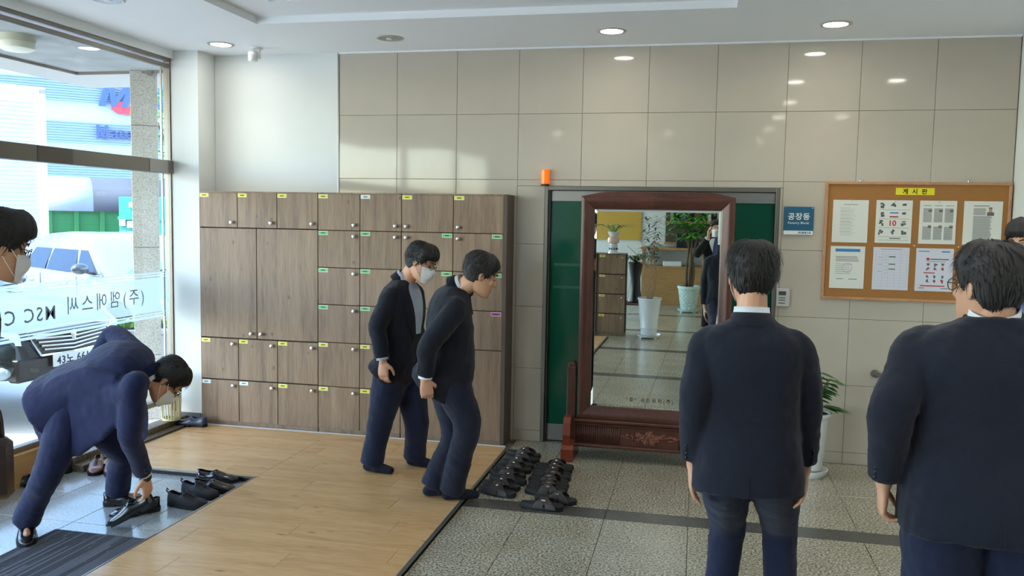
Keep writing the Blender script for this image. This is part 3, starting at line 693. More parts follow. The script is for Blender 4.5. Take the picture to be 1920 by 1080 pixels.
def pot(t, x, y, z, r, h, mat, weave=False):
    o = V((x, y, z)); prof = [(.001, .05), (r*.66, .05), (r*.68, .06), (r*.70, h*.24), (r*.74, h*.25), (r*.74, h*.27), (r*.72, h*.285), (r*.96, h*.96), (r*1.02, h*.965), (r*1.02, h), (r*.93, h), (r*.9, h*.9), (.001, h*.9)]
    if weave: prof = [(.001, .04), (r*.66, .04), (r*.68, .05), (r*.98, h*.9), (r*1.06, h*.91), (r*1.06, h), (r*.95, h), (r*.93, h*.9), (.001, h*.9)]
    MB().lathe(prof, o, 28).build('pot', mat, t, 35)
    if weave:
        wv = MB()
        for i in range(11):
            for k in range(18):
                a = 2*PI*(k+.5*(i % 2))/18; zz = .08+(h*.78)*i/10; rr = r*(.68+.30*(zz-.05)/(h*.85)); wv.ball(o+V((rr*math.cos(a), rr*math.sin(a), zz)), (.02, .008, .015), 6, 4, Matrix.Rotation(a+PI/2, 3, 'Z')@Matrix.Rotation(.5, 3, 'Y'))
        tag(wv.build('basket_weave', mat, t, True), kind='stuff')
    MB().lathe([(.001, h*.9), (r*.92, h*.9), (r*.9, h*.93), (.001, h*.945)], o, 20).build('soil', SOIL, t)
    MB().lathe([(.001, .03), (r*.9, .03), (r*1.0, .055), (r*1.02, .055), (r*.93, .022), (.001, .022)], o, 28).build('saucer', mat, t, 35)
    for k in range(4): a = PI/4+k*PI/2; MB().box(-.025, .025, -.02, .02, 0, .026).xf(Matrix.Translation(o+V((r*.75*math.cos(a), r*.75*math.sin(a), 0)))@Matrix.Rotation(a, 4, 'Z')).build('saucer_foot', mat, t)
R_ = random.Random(11)
t = thing('potted_plant', (-.83, -6.33, 0), 'tall glossy white planter with pale twisted branches and dark leaves, seen in the mirror', 'plant')
pot(t, -.83, -6.33, 0, .17, .58, CER)
for k in range(7):
    a = 2*PI*k/7+.4; st = []; r0 = .03
    top_ = V((-.83+.17*math.cos(a*2.3), -6.33+.13*math.sin(a*2.3), 1.15+.5*R_.random()))
    for j in range(9):
        u = j/8; tw = a+u*5; rr = (.02+.085*math.sin(PI*u*.9))*(1-.2*u); st.append(V((-.83+rr*math.cos(tw), -6.33+rr*math.sin(tw), .54+u*.62)))
    st.append(top_); MB().tube(crom(st, 24), [.0095-.0055*i/23 for i in range(24)], 6).build('branch', BRANCH, t, True)
for (dx, dz) in ((-.32, 1.32), (-.25, 1.16), (.1, 1.5)): MB().tube(crom([(-.84, -6.32, 1.0), (-.84+dx*.4, -6.28, 1.0+(dz-1)*.45), (-.84+dx, -6.25, dz)], 10), [.009-.0005*i for i in range(10)], 6).build('branch', BRANCH, t, True)
lf = MB()
for k in range(150):
    q = R_.random(); c = V((-.86+(R_.random()-.5)*.22+.04, -6.33+(R_.random()-.5)*.2, 1.12+.62*q)); a = R_.random()*2*PI
    blade(lf, c, (math.cos(a), math.sin(a), .5-R_.random()), .10+.04*R_.random(), .012, .3, 3)
tag(lf.build('foliage', LEAFD, t), kind='stuff')
# far money tree
t = thing('potted_tree', (-.41, -9.5, 0), 'braided-trunk tree with drooping green leaves in a pale basket-weave planter, seen in the mirror', 'plant')
pot(t, -.41, -9.5, 0, .19, .47, M('pale_green_plastic', (196, 216, 208), .35), True)
for k, (dx, tx) in enumerate(((-.05, -.02), (.0, .03), (.05, -.05), (.02, .1))):
    MB().tube(crom([(-.41+dx, -9.5, .42), (-.41+dx*1.2+.01, -9.5+.03*math.sin(k*2), .8), (-.41+tx, -9.5, 1.25), (-.41+tx*2, -9.5, 1.5)], 12), [.028-.0015*i for i in range(12)], 8).build('trunk', TRUNK, t, True)
lf = MB()
for k in range(60):
    a = R_.random()*2*PI; rr = .1+.36*R_.random(); c = V((-.41+rr*math.cos(a), -9.5+rr*.7*math.sin(a), 1.3+.55*R_.random()))
    for j in range(6): b_ = 2*PI*j/6; blade(lf, c, (math.cos(b_), math.sin(b_), -.15), .15+.04*R_.random(), .026, .7, 4)
tag(lf.build('foliage', LEAFL, t), kind='stuff')
# vase with spider plant on the low lockers
t = thing('vase_with_plant', (-1.38, -6.42, 1.2), 'stacked white and pink porcelain vase holding long arching leaves, on the low lockers', 'vase')
o = V((-1.38, -6.42, 1.2))
MB().lathe([(.001, 0), (.075, 0), (.07, .02), (.058, .03), (.056, .10), (.064, .115), (.05, .125), (.05, .135)], o, 20).build('pedestal', CER, t, 35)
MB().lathe([(.05, .135), (.078, .155), (.085, .19), (.075, .225), (.055, .24), (.05, .245)], o, 20).build('vase_body', M('pink_porcelain', (214, 184, 172), .25), t, 35)
MB().lathe([(.05, .24), (.06, .255), (.085, .30), (.09, .31), (.082, .31), (.05, .26), (.001, .26)], o, 20).build('vase_neck', CER, t, 35)
for k in range(10): a = 2*PI*k/10; MB().ball(o+V((.057*math.cos(a), .057*math.sin(a), .065)), (.012, .012, .018), 8, 5).build('painted_dot', M('dark_glaze', (70, 74, 84), .3), t, True)
lf = MB()
for k in range(34): a = R_.random()*2*PI; blade(lf, o+V((.02*math.cos(a), .02*math.sin(a), .28)), (math.cos(a), math.sin(a), 1.5), .30+.12*R_.random(), .009, 1.9, 6)
tag(lf.build('foliage', M('spider_leaf', (116, 140, 78), .5, var=.3, vscale=20), t), kind='stuff')
# dark pot with grassy plant on a stand behind the lockers
t = thing('plant_on_stand', (-1.45, -8.1, 0), 'tall black vase with dark strap leaves behind the low lockers, seen in the mirror', 'plant')
o = V((-1.22, -8.1, 0)); BLKC = M('black_ceramic', (24, 24, 26), .25)
MB().lathe([(.001, .3), (.11, .3), (.12, .32), (.09, .5), (.08, .7), (.12, .95), (.13, .96), (.11, .96), (.001, .9)], o, 20).build('pot', BLKC, t, 35)
MB().bbox(o.x-.2, o.x+.2, o.y-.2, o.y+.2, .27, .3, .004).build('stand_top', M('stand_brown', (90, 60, 44), .5), t)
for sx in (-1, 1):
    for sy in (-1, 1): MB().tube([(o.x+sx*.17, o.y+sy*.17, 0), (o.x+sx*.17, o.y+sy*.17, .27)], .014, 8).build('leg', BLKC, t)
lf = MB()
for k in range(36): a = R_.random()*2*PI; blade(lf, o+V((0, 0, .93)), (math.cos(a), math.sin(a), 1.3), .4+.16*R_.random(), .014, 2.0, 6)
tag(lf.build('foliage', LEAFD, t), kind='stuff')
# reception counter, shelf and rear wall panels
CW = wood('counter_oak', (146, 106, 60), (176, 132, 80), (196, 152, 98), (1.4, 8, 8), .4, False, 'x')
t = thing('reception_counter', (0, -10.5, 0), 'long oak reception counter with an open shelf at the rear wall, seen in the mirror', 'counter')
MB().bbox(-1.35, 1.9, -10.85, -10.5, 0, .72, .006).build('front_panel', CW, t)
MB().bbox(-1.37, 1.92, -10.95, -10.45, 1.05, 1.09, .004).build('counter_top', CW, t)
for xx in (-1.33, -.2, .9, 1.88): MB().bbox(xx-.02, xx+.02, -10.9, -10.52, .70, 1.05, .003).build('divider', CW, t)
MB().bbox(-1.37, 1.92, -10.9, -10.48, .70, .735, .004).build('shelf', CW, t)
tag(MB().bbox(-.95, -.6, -10.75, -10.5, .735, .83, .01).build('tray', M('white_plastic', (225, 225, 222), .4)), 'white plastic tray on the counter shelf, seen in the mirror', 'tray')
tag(MB().bbox(-.72, -.30, -10.66, -10.58, 1.09, 1.36, .01).build('monitor', M('screen_dark', (34, 38, 42), .25)), 'dark screen standing on the reception counter, seen in the mirror', 'monitor')
tag(MB().lathe([(.001, 0), (.06, 0), (.05, .10), (.001, .1)], (-.15, -10.6, 1.09), 16).build('desk_cup', CER, None, 35), 'small white cup on the reception counter, seen in the mirror', 'cup')
tag(MB().bbox(-2.6, -1.42, -10.99, -10.96, 1.2, 2.3, .003).build('wall_panel', M('ochre_panel', (196, 156, 62), .6)), 'ochre yellow panel on the rear wall above the low lockers, in the mirror', 'wall panel')
t = thing('display_shelf', (.4, -10.9, 1.2), 'dark wood display shelving on the rear wall above the counter, in the mirror', 'shelf')
MB().bbox(-.95, 1.9, -10.99, -10.95, 1.15, 2.4, .003).build('back_board', M('shelf_back', (84, 72, 60), .6), t)
for zz in (1.15, 1.55, 1.95, 2.37): MB().bbox(-.95, 1.9, -10.96, -10.7, zz, zz+.035, .003).build('shelf_board', CW, t)
R_ = random.Random(21)
bkm = [M('book_a', (150, 150, 148), .7), M('book_b', (70, 84, 104), .7), M('book_c', (122, 60, 50), .7), M('book_d', (196, 190, 176), .7)]
for zz in (1.585, 1.985):
    xx = -.85
    for k in range(9):
        w_ = .05+.09*R_.random(); h_ = .18+.14*R_.random()
        tag(MB().bbox(xx, xx+w_, -10.93, -10.74, zz, zz+h_, .003).build('display_item', bkm[k % 4]), '%s boxed item, %s on the %s display shelf, seen in the mirror' % (['grey', 'blue', 'red', 'cream'][k % 4], ['first', 'second', 'third', 'fourth', 'fifth', 'sixth', 'seventh', 'eighth', 'last'][k], 'lower' if zz < 1.8 else 'upper'), 'box', 'boxed items on the display shelving')
        xx += w_+.06+.12*R_.random()

# ================================================================ PLANT BY THE WALL
t = thing('potted_plant', (.83, -.36, 0), 'green leafy plant in a ribbed white planter, half hidden behind the standing man', 'plant')
R_ = random.Random(4)
o = V((.835, -.37, 0)); RIB = M('white_ribbed_plastic', (214, 216, 214), .35)
rb = []
rings = []
for i in range(26):
    zz = .05+.395*i/25; rr = (.085+.035*(i/25))
    rings.append([o+V(((rr+.0035*math.sin(k*PI/2*2+i*.9))*math.cos(2*PI*k/40), (rr+.0035*math.sin(k*PI/2*2+i*.9))*math.sin(2*PI*k/40), zz)) for k in range(40)])
MB().loft(rings).build('pot', RIB, t, True)
MB().lathe([(.12, .44), (.138, .445), (.14, .465), (.125, .465), (.118, .45), (.001, .45)], o, 30).build('rim', RIB, t, 35)
MB().lathe([(.001, .452), (.117, .452), (.001, .462)], o, 16).build('soil', SOIL, t)
MB().lathe([(.001, 0), (.1, 0), (.125, .03), (.13, .055), (.122, .055), (.1, .035), (.001, .035)], o, 30).build('saucer', RIB, t, 35)
stems = [((0, 0), (.10, -.02), .70), ((.0, .01), (.03, .02), .74), ((0, 0), (-.12, .0), .72), ((0, 0), (.06, .03), .62), ((.02, 0), (.14, .0), .50)]
def oval(p, d, L, w_, nrm):
    d = V(d).normalized(); s_ = d.cross(V(nrm)).normalized(); n_ = s_.cross(d); rws = []
    for k in range(7):
        u = k/6; ww = w_*math.sin(PI*min(.985, u*.93+.05))**.8; c = V(p)+d*L*u+n_*(-.18*L*u*u); rws.append([c-s_*ww+n_*ww*.2, c, c+s_*ww+n_*ww*.2])
    return MB().grid(rws)
for (a, b, h) in stems:
    p0 = o+V((a[0], a[1], .45)); p2 = o+V((b[0], b[1], h)); p1 = (p0+p2)/2+V((0, 0, .03)); pts = crom([p0, p1, p2], 8)
    MB().tube(pts, .004, 6).build('stem', M('stem_green', (92, 112, 60), .6), t, True)
    for j in range(3, 8):
        for sd in (-1, 1):
            P_ = V(pts[j]); dr = V((b[0]+.04, b[1]-.1*sd+.03, .02)).normalized()+V((.5 if b[0] > 0 else -.5, -sd*.8, -.1)); oval(P_, dr, .10+.03*R_.random(), .021+.005*R_.random(), (0, 0, 1)).build('leaf', LEAF if (j+sd) % 3 else LEAFD, t, True)
    dr = V((1 if b[0] > 0 else -1, -.1, -.1)); oval(pts[-1], dr, .14, .025, (0, 0, 1)).build('leaf', LEAF, t, True)

# ================================================================ UMBRELLA BASKET, MAT, BAG
CRM = M('cream_plastic', (206, 200, 160), .5)
t = thing('slatted_basket', (-4.07, -.43, 0), 'cream slatted wastebasket in the corner beside the white pillar', 'basket')
o = V((-4.25, -.44, .078)); 
for z0, z1, rr in ((0, .02, .074), (.19, .198, .08), (.37, .385, .086)): MB().lathe([(rr-.006, z0), (rr, z0), (rr, z1), (rr-.006, z1), (rr-.006, z0)], o, 24).build('ring', CRM, t, 35)
MB().lathe([(.001, 0), (.07, 0), (.07, .006), (.001, .006)], o, 20).build('bottom', CRM, t)
for k in range(20): a = 2*PI*k/20; MB().tube([o+V((.071*math.cos(a), .071*math.sin(a), .01)), o+V((.084*math.cos(a), .084*math.sin(a), .38))], .0055, 5).build('slat', CRM, t)
MB().tube([o+V((0, 0, .02)), o+V((.06, -.02, .46))], .008, 6).build('handle_stick', M('stick_tan', (200, 166, 110), .6), t)
CARP = M('striped_mat', (92, 92, 98), .95, var=.3, vscale=1.6, stretch=(30, 1.4, 1), bump=.5, bscale=90)
t = thing('door_mat', (-3.2, -3.9, -.022), 'grey striped entrance mat lying against the platform edge', 'mat')
MB().bbox(-3.53, -2.905, -5.3, -2.60, -.022, -.012, .002).build('mat_body', CARP, t)
rd = M('mat_ridge_dark', (62, 62, 68), .95); R_ = random.Random(8); mbr = MB()
for k in range(34):
    xx = -3.52+.018*k; y0 = -5.29
    while y0 < -2.62:
        L = .2+.9*R_.random(); y1 = min(y0+L, -2.61)
        if R_.random() < .55: mbr.box(xx, xx+.009, y0, y1, -.0125, -.0105)
        y0 = y1+.02
tag(mbr.build('ridges', rd, t), kind='stuff')

# ================================================================ OUTSIDE
GND = M('bright_concrete', (205, 203, 198), .9, var=.06, vscale=1.5)
struct('ground', MB().box(-70, RX1+30, -40, 60, -.3, -.17), GND)
ASF = M('grey_asphalt', (120, 120, 120), .9, var=.1, vscale=40)
STUC = M('soffit_concrete', (150, 152, 150), .9, var=.15, vscale=4); FAS = M('fascia_white', (176, 174, 168), .85)
tag(MB().box(-5.75, -4.42, -9, .385, 3.1, 3.16).build('canopy_soffit', STUC), kind='structure')
cf = MB()
cf.add([(-5.75, -9, 3.1), (-5.75, .385, 3.1), (-6.35, 1.3, 3.1), (-6.35, -9, 3.1), (-5.75, -9, 3.16), (-5.75, .385, 3.16), (-6.35, 1.3, 3.4), (-6.35, -9, 3.4)], [(0, 1, 2, 3), (7, 6, 5, 4), (3, 2, 6, 7), (0, 4, 5, 1), (1, 5, 6, 2), (0, 3, 7, 4)])
cf.add([(-4.42, .385, 3.1), (-5.75, .385, 3.1), (-6.35, 1.3, 3.1), (-4.42, 1.3, 3.1), (-4.42, .385, 3.16), (-5.75, .385, 3.16), (-6.35, 1.3, 3.4), (-4.42, 1.3, 3.4)], [(3, 2, 1, 0), (4, 5, 6, 7), (7, 6, 2, 3), (5, 4, 0, 1), (4, 7, 3, 0), (1, 2, 6, 5)])
tag(cf.build('canopy_fascia', FAS), kind='structure')
tag(MB().box(-5.765, -5.745, -9, .40, 3.075, 3.12).box(-5.75, -4.42, .38, .40, 3.075, 3.12).build('canopy_drip_edge', M('drip_brown', (110, 98, 84), .7)), kind='structure')
tag(MB().box(-4.42, RX1+.5, -11.3, .6, CEIL+.43, CEIL+.9).build('roof_slab', STUC), kind='structure')
tag(MB().box(-4.4, RX1+.5, .26, .6, -.2, 4).build('outer_wall', STUC), kind='structure')
t = thing('soffit_lamp', (-5.0, -1.25, 3.1), 'cream drum lamp under the concrete canopy outside the window', 'lamp')
so = FLR(30, 100, 3.1) if False else V(CAM+ray(31, 66)*((3.1-CAM.z)/ray(31, 66).z))
MB().lathe([(.001, 0), (.13, 0), (.13, -.05), (.001, -.05)][::-1], so, 24).build('base_plate', M('lamp_cream_base', (186, 184, 160), .6), t, 35); t.location = so; 
for ch in t.children: ch.location = V(t['_o'])-so
MB().lathe([(.12, -.05), (.125, -.06), (.12, -.10), (.09, -.115), (.001, -.12)][::-1], so, 24).build('diffuser', M('lamp_cream', (216, 214, 196), .5), t, 35)
for ch in t.children:
    if ch.name.startswith('diffuser'): ch.location = V(t['_o'])-so
# granite column
GCOL = granite('rough_granite', (186, 182, 172), (158, 154, 144), (200, 196, 186), .8, 90)
cc = W(273.5, 400, 8.05); cs = .116
t = thing('granite_column', (cc.x, cc.y, -.17), 'rough granite clad column standing outside the window', 'column')
yawc = math.radians(35.6)
def colbox(z0, z1, s_=cs):
    mb = MB().bbox(-s_, s_, -s_, s_, z0, z1, .004); mb.xf(Matrix.Translation((cc.x, cc.y, 0))@Matrix.Rotation(yawc, 4, 'Z')); return mb
for z0, z1 in ((-.17, .45), (.454, 1.47), (1.474, 2.6), (2.604, 3.1)): colbox(z0, z1).build('cladding_block', GCOL, t)
cm2 = MB().bbox(-.03, .03, -.06, .0, 2.86, 2.96, .01); 
c2_ = W(286, 132, 7.85)
tag(MB().bbox(c2_.x-.035, c2_.x+.035, c2_.y-.05, c2_.y+.03, c2_.z-.05, c2_.z+.06, .012).build('outdoor_speaker', M('spk_grey', (96, 90, 80), .6)), 'small dark fitting fixed high on the granite column', 'fitting')
# planter with flowers
pp = W(200, 700, 8.35)
t = thing('stone_planter', (pp.x, pp.y, -.17), 'white stone planter box with yellow flowers beside the granite column', 'planter')
PLW = M('planter_white', (176, 174, 168), .8)
mb = MB().bbox(-.42, .36, -.2, .2, -.17, .56, .01); tf = Matrix.Translation((pp.x+.10, pp.y+.5, 0))@Matrix.Rotation(math.radians(38), 4, 'Z'); mb.xf(tf); mb.build('planter_box', PLW, t)
MB().bbox(-.44, .38, -.22, .22, .56, .62, .01).xf(tf).build('planter_rim', PLW, t)
MB().bbox(-.4, .34, -.18, .18, .60, .635, .01).xf(tf).build('soil', SOIL, t)
R_ = random.Random(2); lf = MB()
for k in range(160): blade(lf, tf@V((-.38+.72*R_.random(), -.17+.34*R_.random(), .62)), (R_.random()-.5, R_.random()-.5, 1), .07+.04*R_.random(), .008, .5, 3)
tag(lf.build('foliage', LEAFL, t), kind='stuff')
YF_ = M('yellow_petal', (250, 214, 20), .6)
for k in range(22):
    c = tf@V((-.36+.68*R_.random(), -.17+.3*R_.random(), .67+.05*R_.random())); mb = MB()
    for j in range(7): a = 2*PI*j/7; mb.ball(c+V((.016*math.cos(a), .016*math.sin(a), .002)), (.013, .013, .006), 6, 4)
    mb.ball(c, .011, 6, 4); mb.build('flower', YF_, t, True)

# ---- cars
GLS = M('car_glass', (40, 62, 86), .05, spec=.8); BLK = M('black_trim', (22, 24, 26), .4); CHR = M('chrome', (220, 222, 225), .12, metal=1.); TYR = M('tyre', (26, 26, 27), .85); LNS = M('headlamp_lens', (190, 205, 215), .05, coat=1.)
def car(label, pos, yaw, paint, windows=GLS, plate=None, name='parked_car', H=1.46, L=4.7, Wd=1.84):
    t = thing(name, (0, 0, 0), label, 'car'); hw = Wd/2; hl = L/2
    # body profile: x, half width, bottom z, shoulder z, top z at the centre line
    st = [(-hl, .62, .42, .74, .80), (-hl+.06, .78, .30, .86, .94), (-hl+.5, .90, .24, .93, 1.02), (-1.3, .915, .22, .94, .99), (-.5, .92, .2, .93, .96), (.5, .92, .2, .91, .94), (1.0, .92, .22, .89, .95), (1.6, .91, .24, .82, .90), (hl-.35, .86, .26, .74, .81), (hl-.08, .74, .26, .64, .71), (hl, .60, .30, .56, .60)]
    P = crom([s_ for s_ in st], 44); rings = []
    for (x, w_, zb, zs, zt) in P:
        half = [(0, zb), (w_*.8, zb), (w_*.96, zb+.06), (w_, zb+(zs-zb)*.35), (w_*1.0, zb+(zs-zb)*.62), (w_*.975, zs-.05), (w_*.93, zs), (w_*.6, zs+(zt-zs)*.75), (w_*.25, zt)]
        ring = [V((x, y*hw/.92, z)) for y, z in half]+[V((x, -y*hw/.92, z)) for y, z in half[:0:-1]]
        rings.append(ring)
    MB().loft(rings).build('body', paint, t, 50)
    # greenhouse: belt outline and roof outline joined
    belt = dict(xf=1.12, xr=-1.85, w=.84, z=.90); roof = dict(xf=.12, xr=-1.02, w=.60, z=H)
    def outline(xf, xr, w_, z, n=10):
        o_ = []
        for k in range(n): a = -PI/2+PI*k/(n-1); o_.append(V(((xf-.12)+.12*math.cos(a), w_*math.sin(a), z)))
        for k in range(n): a = PI/2+PI*k/(n-1); o_.append(V(((xr+.12)+.12*math.cos(a), w_*math.sin(a), z)))
        return o_
    rr = []
    for u, bul in ((0, 0), (.35, .025), (.7, .04), (.92, .03), (1, 0)):
        lerp = lambda a, b: a+(b-a)*u
        rr.append(outline(lerp(belt['xf'], roof['xf'])+bul*2, lerp(belt['xr'], roof['xr'])-bul*2, lerp(belt['w'], roof['w'])+bul, lerp(belt['z'], roof['z']-.03)))
    rr.append(outline(roof['xf']-.25, roof['xr']+.25, roof['w']-.16, H)); MB().loft(rr).build('cabin', paint, t, 50)
    def side_pt(x, u, s_, off):
        bul = .03*math.sin(PI*min(u*.8+.1, 1)); return V((x, s_*((belt['w']+(roof['w']-belt['w'])*u)+bul+off), belt['z']+(roof['z']-.03-belt['z'])*u))
    for s_ in (-1, 1):
        for (xa, xb, ta, tb) in ((-1.32, -.62, -.95, -.62), (-.56, .28, -.56, .02), (.33, .86, .10, .10)):
            rws = [[side_pt(xa+(ta-xa)*u+(xb+(tb-xb)*u-xa-(ta-xa)*u)*v_, u, s_, .008) for v_ in (0, .33, .66, 1)] for u in (.06, .3, .6, .86)]
            if s_ < 0: rws = [r[::-1] for r in rws]
            MB().grid(rws[::-1]).build('side_window', windows, t, True)
        MB().tube([side_pt(x_, .03, s_, .012) for x_ in (-1.5, -.6, .3, .95)], .008, 6).build('belt_moulding', CHR, t)
        MB().tube([side_pt(.98, .04, s_, .012), side_pt(.12, .9, s_, .01), side_pt(-.5, .95, s_, .01), side_pt(-1.0, .88, s_, .01), side_pt(-1.45, .05, s_, .012)], .006, 6).build('window_moulding', CHR, t)
        mb = MB().ball((.72, s_*(hw+.10), 1.0), (.075, .12, .075), 12, 8); mb.tube([(.74, s_*(hw-.08), .93), (.72, s_*(hw+.06), .97)], .025, 6); mb.build('wing_mirror', M('mirror_shell_dark', (60, 66, 74), .2, coat=.6), t, True)
        for xx in (-.9, .05): MB().ball((xx, s_*(hw+.005), .78), (.11, .018, .014), 10, 6).build('door_handle', CHR, t, True)
        for xx in (-.60, .42): MB().tube([(xx, s_*(hw+.001), .3), (xx, s_*(hw+.001), .6), (xx-.02, s_*(hw-.01), .88)], .004, 4).build('door_seam', BLK, t)
        for xx in (-1.38, 1.42):
            MB().lathe([(.37, 0), (.37, .012), (.001, .012)] if s_ > 0 else [(.37, 0), (.37, -.012), (.001, -.012)], (xx, s_*(hw-.025), .31), 24, 'y').build('wheel_arch', BLK, t)
            wl = MB().lathe([(.19, -.1), (.30, -.1), (.32, -.08), (.32, .08), (.30, .1), (.19, .1), (.19, -.1)], (xx, s_*(hw-.09), .32), 28, 'y').build('tyre', TYR, t, 35)
            rm = MB().lathe([(.001, 0), (.05, 0), (.06, s_*.01), (.06, s_*.02), (.001, s_*.03)], (xx, s_*hw-.01*s_, .32), 14, 'y')
            for k in range(10): a = 2*PI*k/10; rm.tube([(xx+.04*math.cos(a), s_*hw-.01*s_, .32+.04*math.sin(a)), (xx+.19*math.cos(a), s_*(hw-.01), .32+.19*math.sin(a))], .014, 5)
            rm.build('rim', M('alloy', (170, 172, 176), .3, metal=.8), t)
    wsr = [[V((1.10-.98*u+.03*math.sin(PI*u)+.02-.10*abs(v_)**2, v_*(.76+(.55-.76)*u), .905+(H-.05-.905)*u+.012)) for v_ in (-1, -.6, -.2, .2, .6, 1)] for u in (.02, .25, .5, .75, .93)]
    MB().grid(wsr).build('windscreen', M('windscreen_glass', (84, 120, 134), .04, spec=.9) , t, True)
    for yy in (-.35, .25): MB().tube([(1.12, yy, .925), (1.04, yy+.3, .965), (1.02, yy+.5, .975)], .009, 5).build('wiper', BLK, t)
    # front face
    f = hl
    MB().bbox(f-.10, f+.02, -.62, .62, .24, .44, .02).build('lower_intake', BLK, t)
    MB().loft([[V((f-.12, y*.62, z)) for y, z in ((-.5, .68), (.5, .68), (.36, .46), (-.36, .46))], [V((f+.015, y*1.0, z)) for y, z in ((-.5, .665), (.5, .665), (.34, .45), (-.34, .45))]]).build('grille_back', BLK, t)
    for i in range(5):
        z0 = .49+.036*i; hw_ = .33+.032*i
        MB().tube([(f+.025, -hw_, z0+.012), (f+.04, 0, z0-.012), (f+.025, hw_, z0+.012)], .009, 6).build('grille_bar', CHR, t)
    MB().tube([(f+.02, -.36, .452), (f+.02, -.52, .675), (f+.0, 0, .70), (f+.02, .52, .675), (f+.02, .36, .452), (f+.035, 0, .445), (f+.02, -.36, .452)], .013, 6).build('grille_surround', CHR, t)
    MB().ball((f+.045, 0, .60), (.01, .035, .05), 10, 8).build('badge', CHR, t, True)
    for s_ in (-1, 1):
        MB().loft([[V((x_, s_*y_, z_)) for x_, y_, z_ in ((f-.02, .56, .56), (f-.02, .58, .67), (f-.42, .87, .75), (f-.40, .89, .62))], [V((x_+.04, s_*(y_+.01), z_)) for x_, y_, z_ in ((f-.02, .56, .565), (f-.02, .58, .665), (f-.42, .87, .745), (f-.40, .89, .63))]]).build('headlamp', LNS, t)
        MB().ball((f-.14, s_*.68, .62), (.05, .05, .04), 10, 6).build('lamp_bulb', CHR, t, True)
        MB().ball((f-.07, s_*.70, .34), (.05, .11, .06), 12, 6).build('fog_lamp', LNS, t, True)
        MB().tube([(f+.0, s_*.60, .44), (f-.2, s_*.84, .47)], .012, 6).build('bumper_strip', CHR, t)
    if plate:
        PLT = M('plate_white', (232, 234, 236), .4)
        MB().bbox(f+.045, f+.06, -.26, .26, .335, .445, .003).build('number_plate', PLT, t)
        text('plate_number', plate, .09, (f+.0608, 0, .39), (0, 1, 0), (0, 0, 1), M('plate_ink', (30, 36, 60), .5), t, .001, 1.1, .002, wid=.45)
    t.location = pos; t.rotation_euler = (0, 0, yaw); return t
PBLK = M('car_paint_black', (20, 34, 44), .12, coat=1.); PWHT = M('car_paint_silver', (128, 140, 150), .25, metal=.3, coat=1.); PWH2 = M('car_paint_white', (158, 164, 170), .25, coat=.6)
pl = W(138, 634, 7.9)                   # where the black car's number plate stands
ya = math.radians(-3)
dirx = V((math.cos(ya), math.sin(ya), 0))
car('black sedan with chrome grille and number plate parked nearest the window', V((pl.x, pl.y, -.17))-dirx*2.39+V((0, 0, .33-.10)), ya, PBLK, plate='43노 6618')
sv = W(150, 520, 11.2); yb_ = math.radians(-24)
dv = V((math.cos(yb_), math.sin(yb_), 0)); sd_ = V((-math.sin(yb_), math.cos(yb_), 0))
car('silver white sedan parked side-on behind the black one', V((sv.x, sv.y, 0))-dv*.72+sd_*1.02+V((0, 0, .04)), yb_, PWHT)
s3 = W(190, 452, 15.2); car('white car whose roof shows behind the silver sedan', V((s3.x, s3.y, -.12)), math.radians(-24), PWH2)
s4 = W(395, 505, 19.5); car('blue-grey car glimpsed between the granite column and the window frame', V((s4.x, s4.y, -.1)), math.radians(200), M('car_paint_blue', (92, 130, 176), .2, coat=1.))
# ---- white truck box on the left
TW = M('truck_white', (176, 182, 198), .6)
tb = W(85, 300, 15.5); t = thing('box_truck', (tb.x, tb.y, 0), 'white louvred truck body at the left of the window view', 'truck')
at_ = math.radians(52); TF = Matrix.Translation((tb.x, tb.y, 0))@Matrix.Rotation(at_, 4, 'Z')
MB().bbox(-5, 0, 0, 2.2, .5, 3.95, .03).xf(TF).build('box_body', TW, t)
MB().bbox(-.10, .03, -.03, .1, .4, 4.0, .02).bbox(-5, .03, -.03, .1, 3.88, 4.02, .02).xf(TF).build('corner_trim', PLW, t)
for k in range(42): MB().box(-4.9, -.16, -.022, .005, .6+.076*k, .63+.076*k).xf(TF).build('louvre', M('louvre_shade', (150, 156, 174), .6), t)
for xx in (-4, -1.0): MB().lathe([(.001, -.12), (.42, -.12), (.42, .12), (.001, .12)], TF@V((xx, .3, .25)), 24, 'y').build('wheel', TYR, t)
MB().bbox(-5, 0, .2, 2, .3, .5, .02).xf(TF).build('chassis', BLK, t)
# ---- green dump truck under a tarpaulin
GRT = M('truck_green', (30, 104, 54), .5); TARP = M('grey_tarp', (146, 154, 166), .7, bump=.3, bscale=3); TARPD = M('dark_tarp', (62, 70, 84), .7, bump=.3, bscale=3)
g0 = W(90, 445, 20.); g1 = W(258, 445, 21.); gx = (g1-g0); gx.z = 0; gl_ = gx.length; gx.normalize(); gang = math.atan2(gx.y, gx.x)
TF = Matrix.Translation((g0.x, g0.y, 0))@Matrix.Rotation(gang, 4, 'Z')
t = thing('dump_truck', (g0.x, g0.y, 0), 'green dump truck with a grey and dark tarpaulin hood beyond the cars', 'truck')
MB().bbox(0, gl_+1.5, 0, 2.3, .6, 1.84, .02).xf(TF).build('bed', GRT, t)
for k in range(7): xx = k*(gl_+1.4)/6; MB().bbox(xx, xx+.1, -.06, 0, .6, 1.86, .01).xf(TF).build('bed_post', GRT, t)
for zz in (.62, 1.15, 1.76): MB().bbox(0, gl_+1.5, -.04, 0, zz, zz+.08, .01).xf(TF).build('bed_rail', GRT, t)
